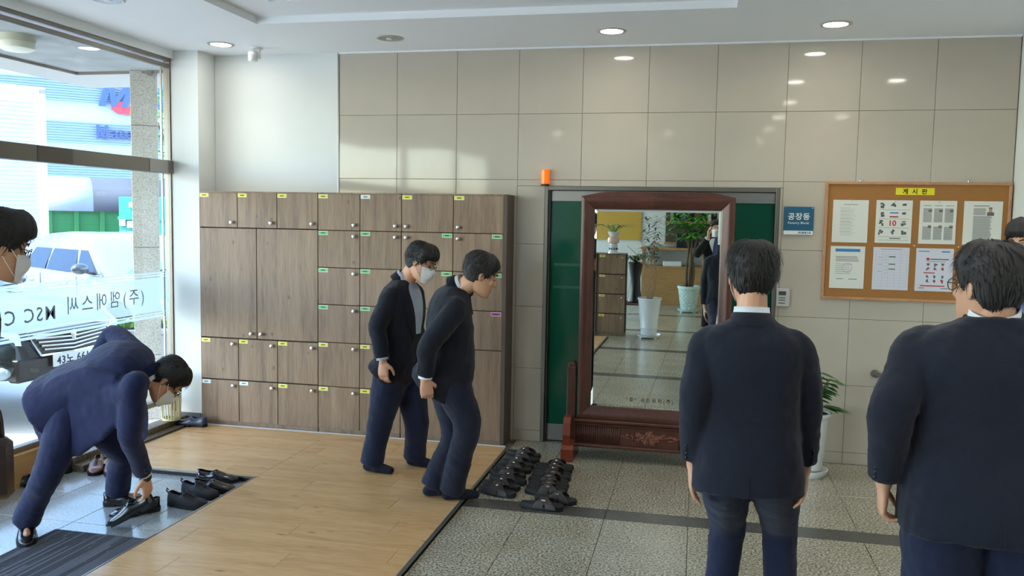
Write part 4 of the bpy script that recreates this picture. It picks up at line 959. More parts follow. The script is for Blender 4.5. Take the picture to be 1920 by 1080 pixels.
for (xa, xb, mt) in ((-.05, gl_*.50, TARP), (gl_*.50, gl_+1.5, TARPD)):
    rings = []
    for xx in (xa, (xa+xb)/2, xb):
        rings.append([TF@V((xx, 1.15-1.25*math.cos(PI*k/12), 1.8+.85*math.sin(PI*k/12)**.6)) for k in range(13)])
    MB().loft(rings).build('tarpaulin', mt, t, True)
for xx in (.8, 3.0): MB().lathe([(.001, -.15), (.45, -.15), (.45, .15), (.001, .15)], TF@V((xx, .3, .3)), 20, 'y').build('wheel', TYR, t)
# ---- teal notice container
tq = W(236, 410, 18.5); TF = Matrix.Translation((tq.x, tq.y, 0))@Matrix.Rotation(math.radians(-5), 4, 'Z')
t = thing('teal_bin', (tq.x, tq.y, 0), 'tall teal container with two white paper notices beside the granite column', 'container')
MB().bbox(-.2, 1.4, 0, .8, -.17, 2.13, .02).xf(TF).build('container_body', M('teal_paint', (16, 128, 112), .5), t)
for k in range(3): MB().bbox(-.2, 1.4, -.03, 0, .3+.66*k, .38+.66*k, .01).xf(TF).build('rib', M('teal_paint', (16, 128, 112), .5), t)
for xx, zz in ((-.14, 1.5), (.06, 1.46)): MB().bbox(xx, xx+.16, -.04, -.035, zz, zz+.14, .001).xf(TF).build('paper_notice', PAP, t)
MB().bbox(.12, .34, -.04, -.035, 1.9, 2.02, .001).xf(TF).build('paper_notice', M('tan_sticker', (196, 180, 120), .6), t)
# ---- the factory hall with its sign
BL = M('facade_pale_blue', (132, 156, 176), .6); BD = M('facade_stripe_blue', (96, 124, 154), .6)
hb = W(215, 200, 30); face = V((-ray(215, 200).x, -ray(215, 200).y, 0)).normalized(); hang = math.atan2(face.y, face.x)+PI/2+math.radians(4)
TF = Matrix.Translation((hb.x, hb.y, 0))@Matrix.Rotation(hang, 4, 'Z')
t = thing('factory_hall', (hb.x, hb.y, 0), 'pale blue corrugated factory hall with banded cladding behind the trucks', 'building')
MB().box(-7.2, 8, 0, 6, -.2, 9.5).xf(TF).build('wall', BL, t)
zc = -.1; k = 0
while zc < 7:
    mbc = MB(); 
    for j in range(9): mbc.box(-7.2, 8, -.05, 0, zc+j*.085, zc+j*.085+.042)
    tag(mbc.xf(TF).build('corrugated_band', BD, t), kind='stuff'); zc += 1.42
MB().bbox(-7.35, -7.15, -.1, .3, -.2, 9.6, .02).xf(TF).build('corner_trim', PLW, t)
SB = M('sign_blue', (22, 62, 170), .5); SR = M('sign_red', (200, 30, 56), .5)
loc = lambda px_, py_: (TF.inverted()@(CAM+ray(px_, py_)*0+V((0, 0, 0)))) if False else None
def onface(px_, py_, off=-.12):
    r_ = ray(px_, py_); n_ = TF.to_3x3()@V((0, 1, 0)); p0 = TF@V((0, off, 0)); s_ = (p0-CAM).dot(n_)/r_.dot(n_); return CAM+r_*s_
fx = TF.to_3x3()@V((1, 0, 0))
sg = thing('facade_sign', onface(232, 185), 'large blue and red raised emblem letters high on the factory hall', 'sign')
a_, b_ = onface(184, 201), onface(252, 158); wM = (onface(244, 201)-onface(184, 201)).length; hM = (onface(215, 159)-onface(215, 201)).length
c_ = (onface(196, 201)+onface(240, 159))/2
def letter_poly(pts, c, w_, h_, mat, sh=.28, th=.10, name='letter'):
    nd = fx.cross(V((0, 0, 1))); a = [c+fx*(x*w_+sh*(y-.5)*h_)+V((0, 0, (y-.5)*h_)) for x, y in pts]
    MB().loft([a, [p+nd*th for p in a]]).build(name, mat, sg)
MP_ = [(-.5, 0), (-.27, 0), (-.27, .62), (-.06, 0), (.06, 0), (.27, .62), (.27, 0), (.5, 0), (.5, 1), (.2, 1), (0, .42), (-.2, 1), (-.5, 1)]
letter_poly(MP_, c_, wM*.92, hM, SB)
cs_ = c_+fx*wM*.56; SP_ = [(.5+.0, 1.0), (.1, 1.0), (-.25, .86), (-.38, .6), (-.2, .42), (.15, .34), (.1, .22), (-.55, .26), (-.75, .12), (-.7, -.12), (-.45, -.3), (.1, -.32), (.45, -.16), (.5, .25), (.35, .5), (.0, .62), (.05, .76), (.5, .78)]
letter_poly(SP_, cs_, wM*.9, hM, SR, .2, .06)
text('letter', 'C', 1, c_+fx*wM*1.5, fx, (0, 0, 1), SB, sg, .05, 1, .01, wid=wM*.72, hgt=hM, shear=.28)
s2_ = thing('facade_lettering', onface(220, 247), 'blue raised lettering beginning Mater below the emblem on the factory hall', 'sign')
p_ = onface(180, 247); h2 = (onface(200, 235)-onface(200, 260)).length; me_w = (onface(251, 247)-onface(180, 247)).length
SBD = M('sign_blue_dark', (22, 56, 140), .5); text('lettering', 'aterial', 1, p_+fx*(me_w*.98), fx, (0, 0, 1), SBD, s2_, .05, 1, .006, wid=me_w*1.18)
nd_ = fx.cross(V((0, 0, 1))); cM = p_+fx*me_w*.165; a = [cM+fx*(x*me_w*.31)+V((0, 0, (y-.5)*h2)) for x, y in MP_]; MB().loft([a, [p+nd_*.08 for p in a]]).build('letter', SBD, s2_)
# ---- trees beyond
def tree(p, h, r, label):
    t = thing('tree', p, label, 'tree'); p = V(p)
    MB().tube([p, p+V((.05, 0, h*.5)), p+V((0, .1, h*.85))], [.14, .11, .05], 8).build('trunk', TRUNK, t, True)
    for k in range(5): a = 2*PI*k/5; MB().tube([p+V((0, 0, h*.45)), p+V((r*.6*math.cos(a), r*.6*math.sin(a), h*.75))], [.05, .02], 6).build('branch', TRUNK, t, True)
    lf = MB()
    for k in range(900):
        q = V((R_.gauss(0, 1), R_.gauss(0, 1), R_.gauss(0, 1))).normalized()*(R_.random()**.4); c = p+V((q.x*r, q.y*r, h*.68+q.z*h*.36)); a = R_.random()*2*PI
        blade(lf, c, (math.cos(a), math.sin(a), R_.random()-.5), .28, .05, .5, 2)
    tag(lf.build('foliage', M('tree_leaf', (104, 158, 66), .6, var=.3, vscale=2), t), kind='stuff')
tp_ = W(338, 330, 23); tree((tp_.x, tp_.y, -.17), 6.4, 1.2, 'slender leafy tree seen between the granite column and the window frame')
tp_ = W(10, 100, 40); tree((tp_.x-2, tp_.y, -.17), 5.5, 2.2, 'tree at the far left behind the white truck body')

# ================================================================ PEOPLE
def unit(v): return V(v).normalized()
DISP = bpy.data.textures.new('cloth_folds', 'CLOUDS'); DISP.noise_scale = .11; DISP.noise_depth = 2
DISP2 = bpy.data.textures.new('cloth_folds_fine', 'CLOUDS'); DISP2.noise_scale = .035; DISP2.noise_depth = 1
def remeshed(name, mb, mat, parent, vox=.008, smooth=6, fold=0., kind=None):
    """fuse overlapping closed shells into one continuous skin"""
    off = org(parent) if parent is not None else V((0, 0, 0))
    me = mb.mesh(name, off); o = bpy.data.objects.new(name, me); COL.objects.link(o)
    bm = bmesh.new(); bm.from_mesh(me); bmesh.ops.recalc_face_normals(bm, faces=bm.faces[:]); bm.to_mesh(me); bm.free()
    r = o.modifiers.new('r', 'REMESH'); r.mode = 'VOXEL'; r.voxel_size = vox; r.use_smooth_shade = True
    if smooth: s = o.modifiers.new('s', 'SMOOTH'); s.iterations = smooth; s.factor = .5
    if fold:
        d = o.modifiers.new('d', 'DISPLACE'); d.texture = DISP; d.strength = fold; d.mid_level = .5; d.texture_coords = 'LOCAL'
        d = o.modifiers.new('d2', 'DISPLACE'); d.texture = DISP2; d.strength = fold*.3; d.mid_level = .5; d.texture_coords = 'LOCAL'
    dg = bpy.context.evaluated_depsgraph_get(); m2 = bpy.data.meshes.new_from_object(o.evaluated_get(dg)); bpy.data.objects.remove(o); bpy.data.meshes.remove(me)
    m2.name = name; m2.materials.clear(); m2.polygons.foreach_set('use_smooth', [True]*len(m2.polygons))
    p = link(name, m2, mat, parent); return p

HEADZ = [-.120, -.112, -.098, -.078, -.052, -.025, .0, .028, .055, .078, .096, .108, .115, .118]
HW = [.018, .034, .047, .057, .064, .069, .072, .075, .0755, .071, .060, .045, .027, .006]
HF = [.082, .090, .094, .093, .092, .090, .086, .088, .084, .074, .058, .040, .022, .004]
HB = [.045, .015, -.015, -.045, -.066, -.080, -.092, -.099, -.100, -.094, -.082, -.064, -.042, -.012]
def head_pt(z, a, off=0.):
    """surface of the head at height z; a = 0 person's right, 90 deg = face"""
    w_ = np.interp(z, HEADZ, HW); f = np.interp(z, HEADZ, HF); b = np.interp(z, HEADZ, HB); cy = (f+b)/2; h = (f-b)/2
    ca, sa = math.cos(a), math.sin(a); e = .9
    x = (w_+off)*math.copysign(abs(ca)**e, ca); y = cy+(h+off)*math.copysign(abs(sa)**e, sa)
    return V((x, y, z))
def head_shell(mb, T):
    mb.loft([[T@head_pt(z, 2*PI*k/28) for k in range(28)] for z in HEADZ])
def hair_mesh(T, style, rnd):
    """hair as a shell that thickens inside the hairline, plus short locks"""
    ang = np.radians([0, 25, 40, 60, 90, 120, 140, 155, 180, 205, 225, 250, 270, 290, 315, 335, 360])
    fr = style.get('front', .062); side = -.02; nape = style.get('nape', -.085)
    low = [side, .0, .035, fr-.004, fr, fr-.004, .035, .0, side, -.045, -.07, nape, nape, nape, -.07, -.045, side]
    mb = MB(); NA, NZ = 88, 40; th = style.get('thick', .020); rows_ = []
    for i in range(NZ):
        u = i/(NZ-1); z = -.095+(.1185+.095)*(1-(1-u)**1.35); row = []
        for k in range(NA):
            a = 2*PI*k/NA; lo = np.interp(a, ang, low)+.004*noise.noise(V((a*9, 3, style.get('seed', 0)))); m_ = (z-lo)/.022
            t_ = max(0, min(1, m_+.2)); grow = (.45+.55*max(0, min(1, (z-lo)/.09)))
            tt = th*t_*grow if t_ > 0 else -.012
            if m_ < -.2: tt = -.012
            if z > .05 and math.sin(a) > 0: tt += style.get('fringe', .006)*math.sin(a)*t_
            if style.get('bald') and t_ > 0:
                q = head_pt(z, a); dd = ((q.x-.0)**2+(q.y+.055)**2+((q.z-.085)*.9)**2)**.5
                if dd < .05: tt *= .35+.65*dd/.05
            nz_ = noise.noise(V((math.cos(a)*5+math.sin(a)*3+style.get('seed', 0), math.sin(a)*6, z*9)))+.6*noise.noise(V((a*11, z*14, style.get('seed', 0))))
            tt += .0035*nz_*t_
            p = head_pt(z, a, tt); p.z += max(0, tt)*max(0, (z-.03)/.09)*1.0
            row.append(T@p)
        rows_.append(row)
    mb.grid(rows_, True); mb.f.append(tuple((NZ-1)*NA+j for j in range(NA)))
    for q in range(int(style.get('locks', 420)*2.2)):
        a = rnd.random()*2*PI; z = -.08+.2*rnd.random()**.7
        lo = np.interp(a, ang, low)
        if z < lo+.012: continue
        if style.get('bald') and (head_pt(z, a)-V((0, -.055, .085))).length < .05 and rnd.random() < .75: continue
        tt = th*(.45+.55*max(0, min(1, (z-lo)/.09)))
        p = head_pt(z, a, tt*.8); p.z += tt*max(0, (z-.03)/.09); n_ = (p-V((0, -.005, .0))).normalized()
        dn = V((.25*math.copysign(1, p.x)*rnd.random(), .55 if math.sin(a) > .2 else -.2, -.8+.3*rnd.random())); dn = (dn-n_*dn.dot(n_)).normalized()
        L = .024+.022*rnd.random(); s_ = n_.cross(dn)*(.0016+.0014*rnd.random()); q1 = p+dn*L*.5+n_*.0030; q2 = p+dn*L-n_*.0005
        vs = [p-s_, p+s_, q1+s_*.8, q1-s_*.8, q2]; mb.add([T@x for x in vs], [(0, 1, 2, 3), (3, 2, 4)])
    return mb
SKIN = M('skin', (206, 156, 126), .5, var=.05, vscale=12); SKIN.node_tree.nodes['Principled BSDF'].inputs['Subsurface Weight'].default_value = .08
SKIN.node_tree.nodes['Principled BSDF'].inputs['Subsurface Radius'].default_value = (.02, .008, .004)
HAIR = M('black_hair', (20, 17, 16), .55, bump=.35, bscale=60, stretch=(4, 4, .6)); HAIRG = M('greying_hair', (36, 34, 34), .62, var=.25, vscale=160, bump=.3, bscale=60, stretch=(1, 1, .3))
SHW = M('white_shirt', (226, 230, 236), .8, bump=.15, bscale=30); SHG = M('pale_check_shirt', (168, 178, 196), .8, var=.12, vscale=60)
MASKM = M('face_mask', (226, 228, 230), .85, bump=.3, bscale=25, stretch=(1, 1, 6)); LOOPM = M('mask_loop', (236, 236, 236), .8)
EYEW = M('eye_white', (215, 208, 202), .3); EYED = M('eye_dark', (24, 16, 12), .2); LIP = M('lips', (168, 96, 84), .5)
GLF = M('glasses_frame', (30, 26, 26), .3); GLG = glass('spectacle_lens', (.95, .97, .97))
SOCK = M('dark_sock', (20, 24, 40), .95); SHOE = M('black_leather', (22, 22, 25), .22, coat=.5, bump=.08, bscale=50); SOLE = M('black_rubber_sole', (16, 16, 17), .7)
BTN = M('dark_button', (14, 14, 18), .25)
def suit(n_, c): return M(n_, c, .82, bump=.35, bscale=420, sheen=.12, spec=.25)
def hand(mb, wr, d, n, th, curl=.5, L=.185, grip=None):
    """wr wrist, d towards the fingers, n palm normal (palm faces n), th towards the thumb side"""
    d, n, th = unit(d), unit(n), unit(th); s = L/.185
    th = (th-d*th.dot(d)).normalized(); n = (n-d*n.dot(d)-th*n.dot(th)).normalized()
    rings = []
    for (u, w_, t_) in ((-.02, .026, .021), (.015, .030, .020), (.05, .040, .017), (.085, .043, .014), (.098, .038, .010)):
        c = wr+d*u*s; rings.append([c+th*(w_*s*math.cos(q))+n*(t_*s*math.sin(q)) for q in [2*PI*k/16 for k in range(16)]])
    mb.loft(rings)
    for i, (o_, fl_) in enumerate(((.030, .074), (.010, .082), (-.010, .077), (-.030, .060))):
        p = wr+d*.088*s+th*o_*s; r = .0092*s; a = 0
        seg = (.46, .31, .23); dd = d.copy(); p0 = p-d*.02*s
        mb.cap(p0, r, p, r)
        for j, f_ in enumerate(seg):
            a = curl*(.55, .8, .5)[j]*(1+.08*i); rot = Matrix.Rotation(a, 3, th.cross(n) if False else d.cross(n)); dd = (rot@dd)
            # rotate towards the palm normal
            q = p+dd*fl_*f_*s; mb.cap(p, r, q, r*.88, 10); p = q; r *= .88
    p = wr+d*.02*s+th*.026*s; q = p+(d*.55+th*.6+n*.35).normalized()*.042*s; mb.cap(p, .015*s, q, .0115*s, 10)
    q2 = q+(d*.85+th*.12+n*(.35+.3*curl)).normalized()*.032*s; mb.cap(q, .0115*s, q2, .0100*s, 10); q3 = q2+(d*.8-th*.15*curl+n*.4).normalized()*.026*s; mb.cap(q2, .0100*s, q3, .0078*s, 10)
def shoe_parts(T, parent, kind='derby', L=.285, up=None, sole=None, nosole=False):
    """shoe in local axes: x toe, y side, z up; heel at x=0; built of upper, sole, heel, laces / strap, lining"""
    up = up or SHOE; sole = sole or SOLE; w = .05; N = 26
    def plan(u): return w*(1-abs(1-u*2.0)**2.6*.999)**.5*(.80 if u < .5 else 1)*(1.0 if u < .5 else 1) if False else w*max(.05, (min(1, u/.10)*(2-min(1, u/.10)))**.5*(min(1, (1-u)/(.16 if kind == 'sneaker' else .20))*(2-min(1, (1-u)/(.16 if kind == 'sneaker' else .20))))**.5)*(.76+.24*math.sin(PI*min(1, max(0, (u-.25)/.75))))
    HG = [.078, .085, .074, .070, .083, .070, .054, .047, .030] if kind != 'sneaker' else [.080, .090, .078, .074, .088, .076, .062, .056, .040]
    def hgt(u): return float(np.interp(u, [0, .05, .2, .35, .45, .55, .7, .85, 1], HG))
    def opn(u): return float(np.interp(u, [0, .03, .06, .3, .42, .5, 1], [8, 30, 46, 44, 30, 4, 4])) 
    z0 = .024; NA = 9; rows_ = []
    for i in range(N+1):
        u = i/N; wd = plan(u); h = hgt(u)-z0; x = L*u; op = math.radians(opn(u)); row = []
        for sgn in (-1, 1):
            seq = [PI/2-(PI/2-op*.5)*k/(NA-1) for k in range(NA)] if sgn < 0 else [op*.5+(PI/2-op*.5)*k/(NA-1) for k in range(NA)]
            for a in seq: row.append(T@V((x, sgn*wd*math.sin(a)**.75, z0+h*math.cos(a)**.8)))
        rows_.append(row)
    # left and right flanks are separate columns so that the opening stays open
    mb = MB(); mb.grid([r[:NA] for r in rows_]); mb.grid([r[NA:] for r in rows_]); 
    ns = int(N*.5); mb.grid([[r[NA-1], r[NA]] for r in rows_[ns:]]); mb.add([p for p in rows_[0]], [tuple(range(len(rows_[0])))])
    # collar roll along the opening
    o_ = mb.build('upper', up, parent, True)
    cm_ = MB(); cm_.tube([r[NA-1] for r in rows_[:ns+1]], .0028, 6); cm_.tube([r[NA] for r in rows_[:ns+1]], .0028, 6); cm_.tube([rows_[0][NA-1], rows_[0][NA]], .0028, 6); cm_.build('topline', up, parent, True)
    def slab(u0, u1, za, zb, g_):
        n2 = 16; us = [u0+(u1-u0)*k/n2 for k in range(n2+1)]
        lp = [(L*u, plan(u)+g_) for u in us]+[(L*u, -plan(u)-g_) for u in us[::-1]]
        return [[T@V((x-(.004 if x < .001 else 0)+(.005 if x > L-.001 else 0), y, za)) for x, y in lp], [T@V((x-(.004 if x < .001 else 0)+(.005 if x > L-.001 else 0), y, zb)) for x, y in lp]]
    if not nosole:
        sm = MB().loft(slab(0, 1, .014 if kind != 'sneaker' else 0, .026, .003)); sm.build('sole', sole, parent)
        if kind != 'sneaker':
            MB().loft(slab(0, .27, 0, .0145, .001)).build('heel', sole, parent); MB().loft(slab(.48, .9, .0, .0145, .0)).build('forefoot_sole', sole, parent)
    MB().loft(slab(.03, .9, .025, .028, -.006)).build('insole', M('shoe_lining', (44, 30, 26), .8), parent)
    if kind in ('derby', 'sneaker'):
        lm = MB()
        for k in range(5):
            u = .44+.05*k; h = hgt(u); lm.tube([T@V((L*u, -plan(u)*.42, h*.90)), T@V((L*u+.004, 0, h+.004)), T@V((L*u, plan(u)*.42, h*.90))], .0022, 5)
        for sg_ in (-1, 1): lm.tube([T@V((L*.45, 0, hgt(.45)+.004)), T@V((L*.43, sg_*.02, hgt(.45)+.012)), T@V((L*.47, sg_*.034, hgt(.45)-.004)), T@V((L*.5, sg_*.03, hgt(.5)-.01))], .002, 5)
        lm.build('laces', BTN, parent)
        MB().tube([T@V((L*.72, y*plan(.72)*.97, hgt(.72)*(1-.45*abs(y)**2)+.002)) for y in (-1, -.6, -.2, .2, .6, 1)], .0018, 5).build('toe_seam', up, parent)
    if kind == 'sneaker': MB().tube([T@V((-.002, 0, .07)), T@V((-.018, 0, .085)), T@V((-.014, 0, .1)), T@V((0, 0, .09))], .004, 6).build('heel_loop', BTN, parent)
    if kind == 'loafer':
        MB().grid([[T@V((L*(.5+.055*i), y*plan(.55)*.98, hgt(.55)*(1-.42*abs(y)**2.2)+.003-.009*i)) for y in (-1, -.7, -.35, 0, .35, .7, 1)] for i in (0, 1)]).build('strap', up, parent, True)
        MB().tube([T@V((L*(.58+.28*math.sin(PI*k/10)), .034*math.cos(PI*k/10), float(np.interp(.58+.28*math.sin(PI*k/10), [.5, .7, .86], [.068, .052, .044]))*.92)) for k in range(11)], .0022, 5).build('apron_seam', up, parent)
def frameT(p, x, z=(0, 0, 1)):
    x = unit(x); z = V(z); y = z.cross(x).normalized(); z = x.cross(y); return Matrix(((x.x, y.x, z.x, p[0]), (x.y, y.y, z.y, p[1]), (x.z, y.z, z.z, p[2]), (0, 0, 0, 1)))

def person(S):
    J = S; B = J.get('build', 1.); base = V(J['base']); t_ = None
    nk, pv = V(J['neck']), V(J['pelvis']); sp, sc = unit(J['sp']), unit(J['sc'])            # side vectors towards the person's left
    hem = V(J['hem']) if 'hem' in J else pv-V((0, 0, .16)); chest = V(J['chest']) if 'chest' in J else pv.lerp(nk, .62)+J.get('chest_off', V((0, 0, 0)))
    sp_pts = [hem, pv, chest, nk]; d_ = [0]; 
    for a, b in zip(sp_pts, sp_pts[1:]): d_.append(d_[-1]+(b-a).length)
    d_ = [x/d_[-1] for x in d_]
    dense = np.array(crom(sp_pts, 60)); seg = np.r_[0, np.cumsum(np.linalg.norm(np.diff(dense, axis=0), axis=1))]; seg /= seg[-1]
    def spine(u): return V([float(np.interp(u, seg, dense[:, k])) for k in range(3)])
    def fr_(u):
        up = (spine(min(1, u+.03))-spine(max(0, u-.03))).normalized(); s = sp.lerp(sc, max(0, min(1, (u-.15)/.6))); s = (s-up*s.dot(up)).normalized(); f = s.cross(up); return s, f, up
    bel = J.get('belly', 0.)
    TT = [0, .10, .22, .38, .52, .64, .74, .82, .865, .90, .93, .96, 1.0]
    A_ = [.205, .203, .198, .182, .180, .188, .194, .197, .194, .182, .152, .105, .068]
    F_ = [.135+bel, .13+bel, .13+bel, .125+bel, .122+bel*.8, .125+bel*.4, .118, .104, .092, .082, .073, .065, .058]
    K_ = [.162, .156, .142, .118, .118, .125, .127, .120, .110, .098, .086, .076, .066]
    if 'front' in J: F_ = [f*x for f, x in zip(F_, J['front'])]
    def S_(u, th, off=0.):
        s, f, up = fr_(u); a = np.interp(u, TT, A_)*B+off; bf = np.interp(u, TT, F_)*B+off; bb = np.interp(u, TT, K_)*B+off; c, n_ = math.cos(th), math.sin(th); e = .82
        return spine(u)+s*(a*math.copysign(abs(c)**e, c))+f*((bf if n_ > 0 else bb)*math.copysign(abs(n_)**e, n_))
    # limbs
    s_, f_, u_ = fr_(.88); shc = spine(.835)
    sh = [shc+s_*(.163*B), shc-s_*(.163*B)]; RB = .45+.55*B
    if 'sh' in J: sh = [V(a) if a is not None else b for a, b in zip(J['sh'], sh)]
    el, wr = [V(x) for x in J['el']], [V(x) for x in J['wr']]
    hip = [pv+sp*.088*B-V((0, 0, .03)), pv-sp*.088*B-V((0, 0, .03))]; kn, an = [V(x) for x in J['kn']], [V(x) for x in J['an']]; toe = [unit(x) for x in J['toe']]
    hu, hf = unit(J['head_u']), unit(J['head_f']); hf = (hf-hu*hf.dot(hu)).normalized(); hr = hf.cross(hu)
    hc = V(J['head']); TH = Matrix(((hr.x, hf.x, hu.x, hc.x), (hr.y, hf.y, hu.y, hc.y), (hr.z, hf.z, hu.z, hc.z), (0, 0, 0, 1)))
    hs = J.get('hscale', 1.); TH = TH@Matrix.Scale(hs, 4)
    # body skin, one continuous surface
    mb = MB(); head_shell(mb, TH)
    if J.get('mask'): mb.cap(TH@V((0, .084, .016)), .0075*hs, TH@V((0, .093, -.010)), .009*hs)
    else: mb.cap(TH@V((0, .084, .016)), .0075*hs, TH@V((0, .102, -.026)), .0115*hs); mb.ball(TH@V((.011, .094, -.029)), .0085*hs, 8, 6); mb.ball(TH@V((-.011, .094, -.029)), .0085*hs, 8, 6)
    for x in (-1, 1):
        mb.cap(TH@V((x*.012, .084, .034)), .008*hs, TH@V((x*.048, .068, .034)), .007*hs); mb.ball(TH@V((x*.042, .066, -.022)), (.019*hs, (.006 if J.get('mask') else .017)*hs, .016*hs), 10, 6)
        Re = Matrix.Rotation(x*.3, 3, 'Z'); mb.ball(TH@V((x*.079, -.004, -.006)), (.0085*hs, .019*hs, .032*hs), 10, 8, TH.to_3x3().normalized()@Re)
    mb.ball(TH@V((0, .090, -.060)), (.022*hs, .008*hs, .008*hs), 10, 6, TH.to_3x3().normalized()); mb.ball(TH@V((0, .090, -.071)), (.018*hs, .008*hs, .007*hs), 10, 6, TH.to_3x3().normalized()); mb.ball(TH@V((0, .083, -.105)), (.02, .014, .014), 10, 6)
    mb.cap(TH@V((0, -.028, -.055)), .056, nk-u_*.03, .060*min(B, 1.08), 16)
    mb.cap(nk-u_*.02, .055, chest, .10); mb.cap(chest, .10, pv, .09)
    for i in (0, 1):
        mb.cap(chest.lerp(nk, .6), .05, sh[i]-u_*.02, .035); mb.cap(sh[i]-u_*.02, .035, el[i], .034); mb.cap(el[i], .034, wr[i], .026)
        mb.cap(pv, .08, hip[i], .07); mb.cap(hip[i], .07, kn[i], .048); mb.cap(kn[i], .048, an[i], .036)
        h_ = J['hand'][i]; hand(mb, wr[i], h_[0], h_[1], h_[2], h_[3])
        fz = V((0, 0, -1)) if 'footdown' not in J else V(J['footdown'][i]); p = an[i]+fz*.045; mb.cap(an[i], .034, p-toe[i]*.025, .020); mb.cap(p-toe[i]*.025, .020, p+toe[i]*.12, .018)
    body = remeshed('person', mb, SKIN, None, .0052, 2); t_ = body
    # move the origin to the base
    for v_ in body.data.vertices: v_.co -= base
    body.location = base; body['_o'] = tuple(base); tag(body, J['label'], 'person')
    # hair, brows, eyes
    rnd = random.Random(J.get('seed', 1)); st = dict(J.get('hair', {})); st['seed'] = J.get('seed', 1)
    HM = J.get('hairmat', HAIR); hair_mesh(TH, st, rnd).build('hair', HM, t_, True)
    for x in (-1, 1):
        MB().tube([TH@V((x*.014, .0935, .030)), TH@V((x*.03, .0895, .037)), TH@V((x*.048, .076, .031))], [.003, .0035, .002], 6).build('eyebrow', HM, t_, True)
        if J.get('eyes', 'down') == 'open':
            MB().ball(TH@V((x*.030, .0815, .008)), (.013, .007, .0055), 10, 6, TH.to_3x3().normalized()).build('eye', EYEW, t_, True)
            MB().ball(TH@V((x*.030, .0865, .008)), (.0052, .003, .0050), 10, 6, TH.to_3x3().normalized()).build('iris', EYED, t_, True)
        else: MB().tube([TH@V((x*.016, .087, .004)), TH@V((x*.030, .0885, .001)), TH@V((x*.045, .077, .004))], .0022, 6).build('eyelid_line', EYED, t_, True)
    if J.get('mask'):
        rws = []
        for i in range(9):
            z = -.002-.108*i/8; row = []
            for k in range(13):
                a = PI/2+math.radians(62)*(k-6)/6; off = .007+.030*math.exp(-((k-6)/2.2)**2)*math.sin(PI*min(.93, (i+1.8)/8.6)); q = head_pt(max(z-.012*abs(k-6)/6*(1 if i < 2 else 0), -.112), a, off)
                if i == 8: q.z -= .004
                row.append(TH@q)
            rws.append(row)
        MB().grid(rws).build('face_mask', MASKM, t_, True)
        for x in (0, 12):
            sx = 1 if x == 0 else -1
            MB().tube([rws[1][x], TH@V((sx*.078, .02, .0)), TH@V((sx*.084, -.014, .018)), TH@V((sx*.083, -.022, -.012)), TH@V((sx*.074, .015, -.05)), rws[7][x]], .0016, 5).build('ear_loop', LOOPM, t_)
    else: MB().tube([TH@V((x*.022, .0975-.005*abs(x), -.0655)) for x in (-1, -.5, 0, .5, 1)], .0026, 6).build('lips', LIP, t_, True)
    if J.get('glasses'):
        gm = MB()
        for x in (-1, 1):
            c = V((x*.033, .105, .004)); gm.tube([TH@(c+V((.024*math.cos(q), -.010*abs(math.cos(q))*(1 if x*math.cos(q) > 0 else .2), .017*math.sin(q)))) for q in [2*PI*k/16 for k in range(17)]], .0016, 6)
            gm.tube([TH@V((x*.057, .097, .010)), TH@V((x*.079, .05, .010)), TH@V((x*.084, -.004, .012)), TH@V((x*.083, -.02, .0))], .0018, 6)
            MB().add([TH@(c+V((.0235*math.cos(q), -.010*abs(math.cos(q))*(1 if x*math.cos(q) > 0 else .2), .0165*math.sin(q)))) for q in [2*PI*k/16 for k in range(16)]], [tuple(range(16))]).build('lens', GLG, t_)
        gm.tube([TH@V((-.010, .106, .008)), TH@V((0, .108, .012)), TH@V((.010, .106, .008))], .0014, 6); gm.build('glasses_frame', J.get('glmat', GLF), t_)
    JM, TM, SM = J['jacket'], J['trousers'], J.get('shirt', SHW)
    # jacket
    mb = MB(); us = [k/34 for k in range(35)]
    mb.loft([[S_(u, 2*PI*k/36) for k in range(36)] for u in us])
    for i in (0, 1):
        side = 1 if i == 0 else -1; A0 = sh[i]; path = [A0+s_*side*(-.06*B)+u_*.012, A0, A0.lerp(el[i], .5)+(V(J['armbow'][i]) if 'armbow' in J else V((0, 0, 0))), el[i], el[i].lerp(wr[i], .5), wr[i].lerp(el[i], .10)]
        P = crom(path, 26); ra = crom([(.058*RB,), (.064*RB,), (.066*RB,), (.060*RB,), (.053*RB,), (.047*RB,)], 26)
        mb.tube([V(p) for p in P], [float(r[0]) for r in ra], 18)
    if 'jacket_extra' in J: J['jacket_extra'](mb, S_)
    remeshed('jacket', mb, JM, t_, .0085, 5, J.get('fold', .016))
    # jacket collar and shirt collar
    def ringpts(r_, c, u, f, s, w_=1.0, lean=0.): return [c+s*(r_*w_*math.cos(q))+f*(r_*math.sin(q)+lean*math.sin(q)) for q in [2*PI*k/30 for k in range(30)]]
    nup = (TH@V((0, -.02, -.07))-nk); nup = (nup.normalized()+u_*.6).normalized(); sN = (s_-nup*s_.dot(nup)).normalized(); fN = sN.cross(nup)
    def band(name, r0, r1, h0, h1, thk, mat, dropf):
        rr_ = []
        for (r_, h_) in ((r0, h0), (r1, h1), (r1-thk, h1), (r0-thk, h0)):
            rr_.append([nk+sN*(r_*math.cos(q))+fN*(r_*math.sin(q)*.98)+nup*(h_-dropf*max(0, math.sin(q))**1.0) for q in [2*PI*k/32 for k in range(32)]])
        rr_.append(rr_[0]); MB().grid(rr_, True).build(name, mat, t_, True)
    cs = J.get('collar', 1.)
    band('shirt_collar', .071*cs, .065*cs, -.02, J.get('shh', .038), .005, SM, .028)
    band('jacket_collar',   .088*cs, .0715*cs, -.034, J.get('jch', .016), .006, JM, .06)
    # shirt front, tie, lapels on the chest
    u0, u1 = J.get('vee', (.58, .965)); wv = J.get('veew', .5)
    nr, nc = 12, 7; op_ = J.get('open', 0.)
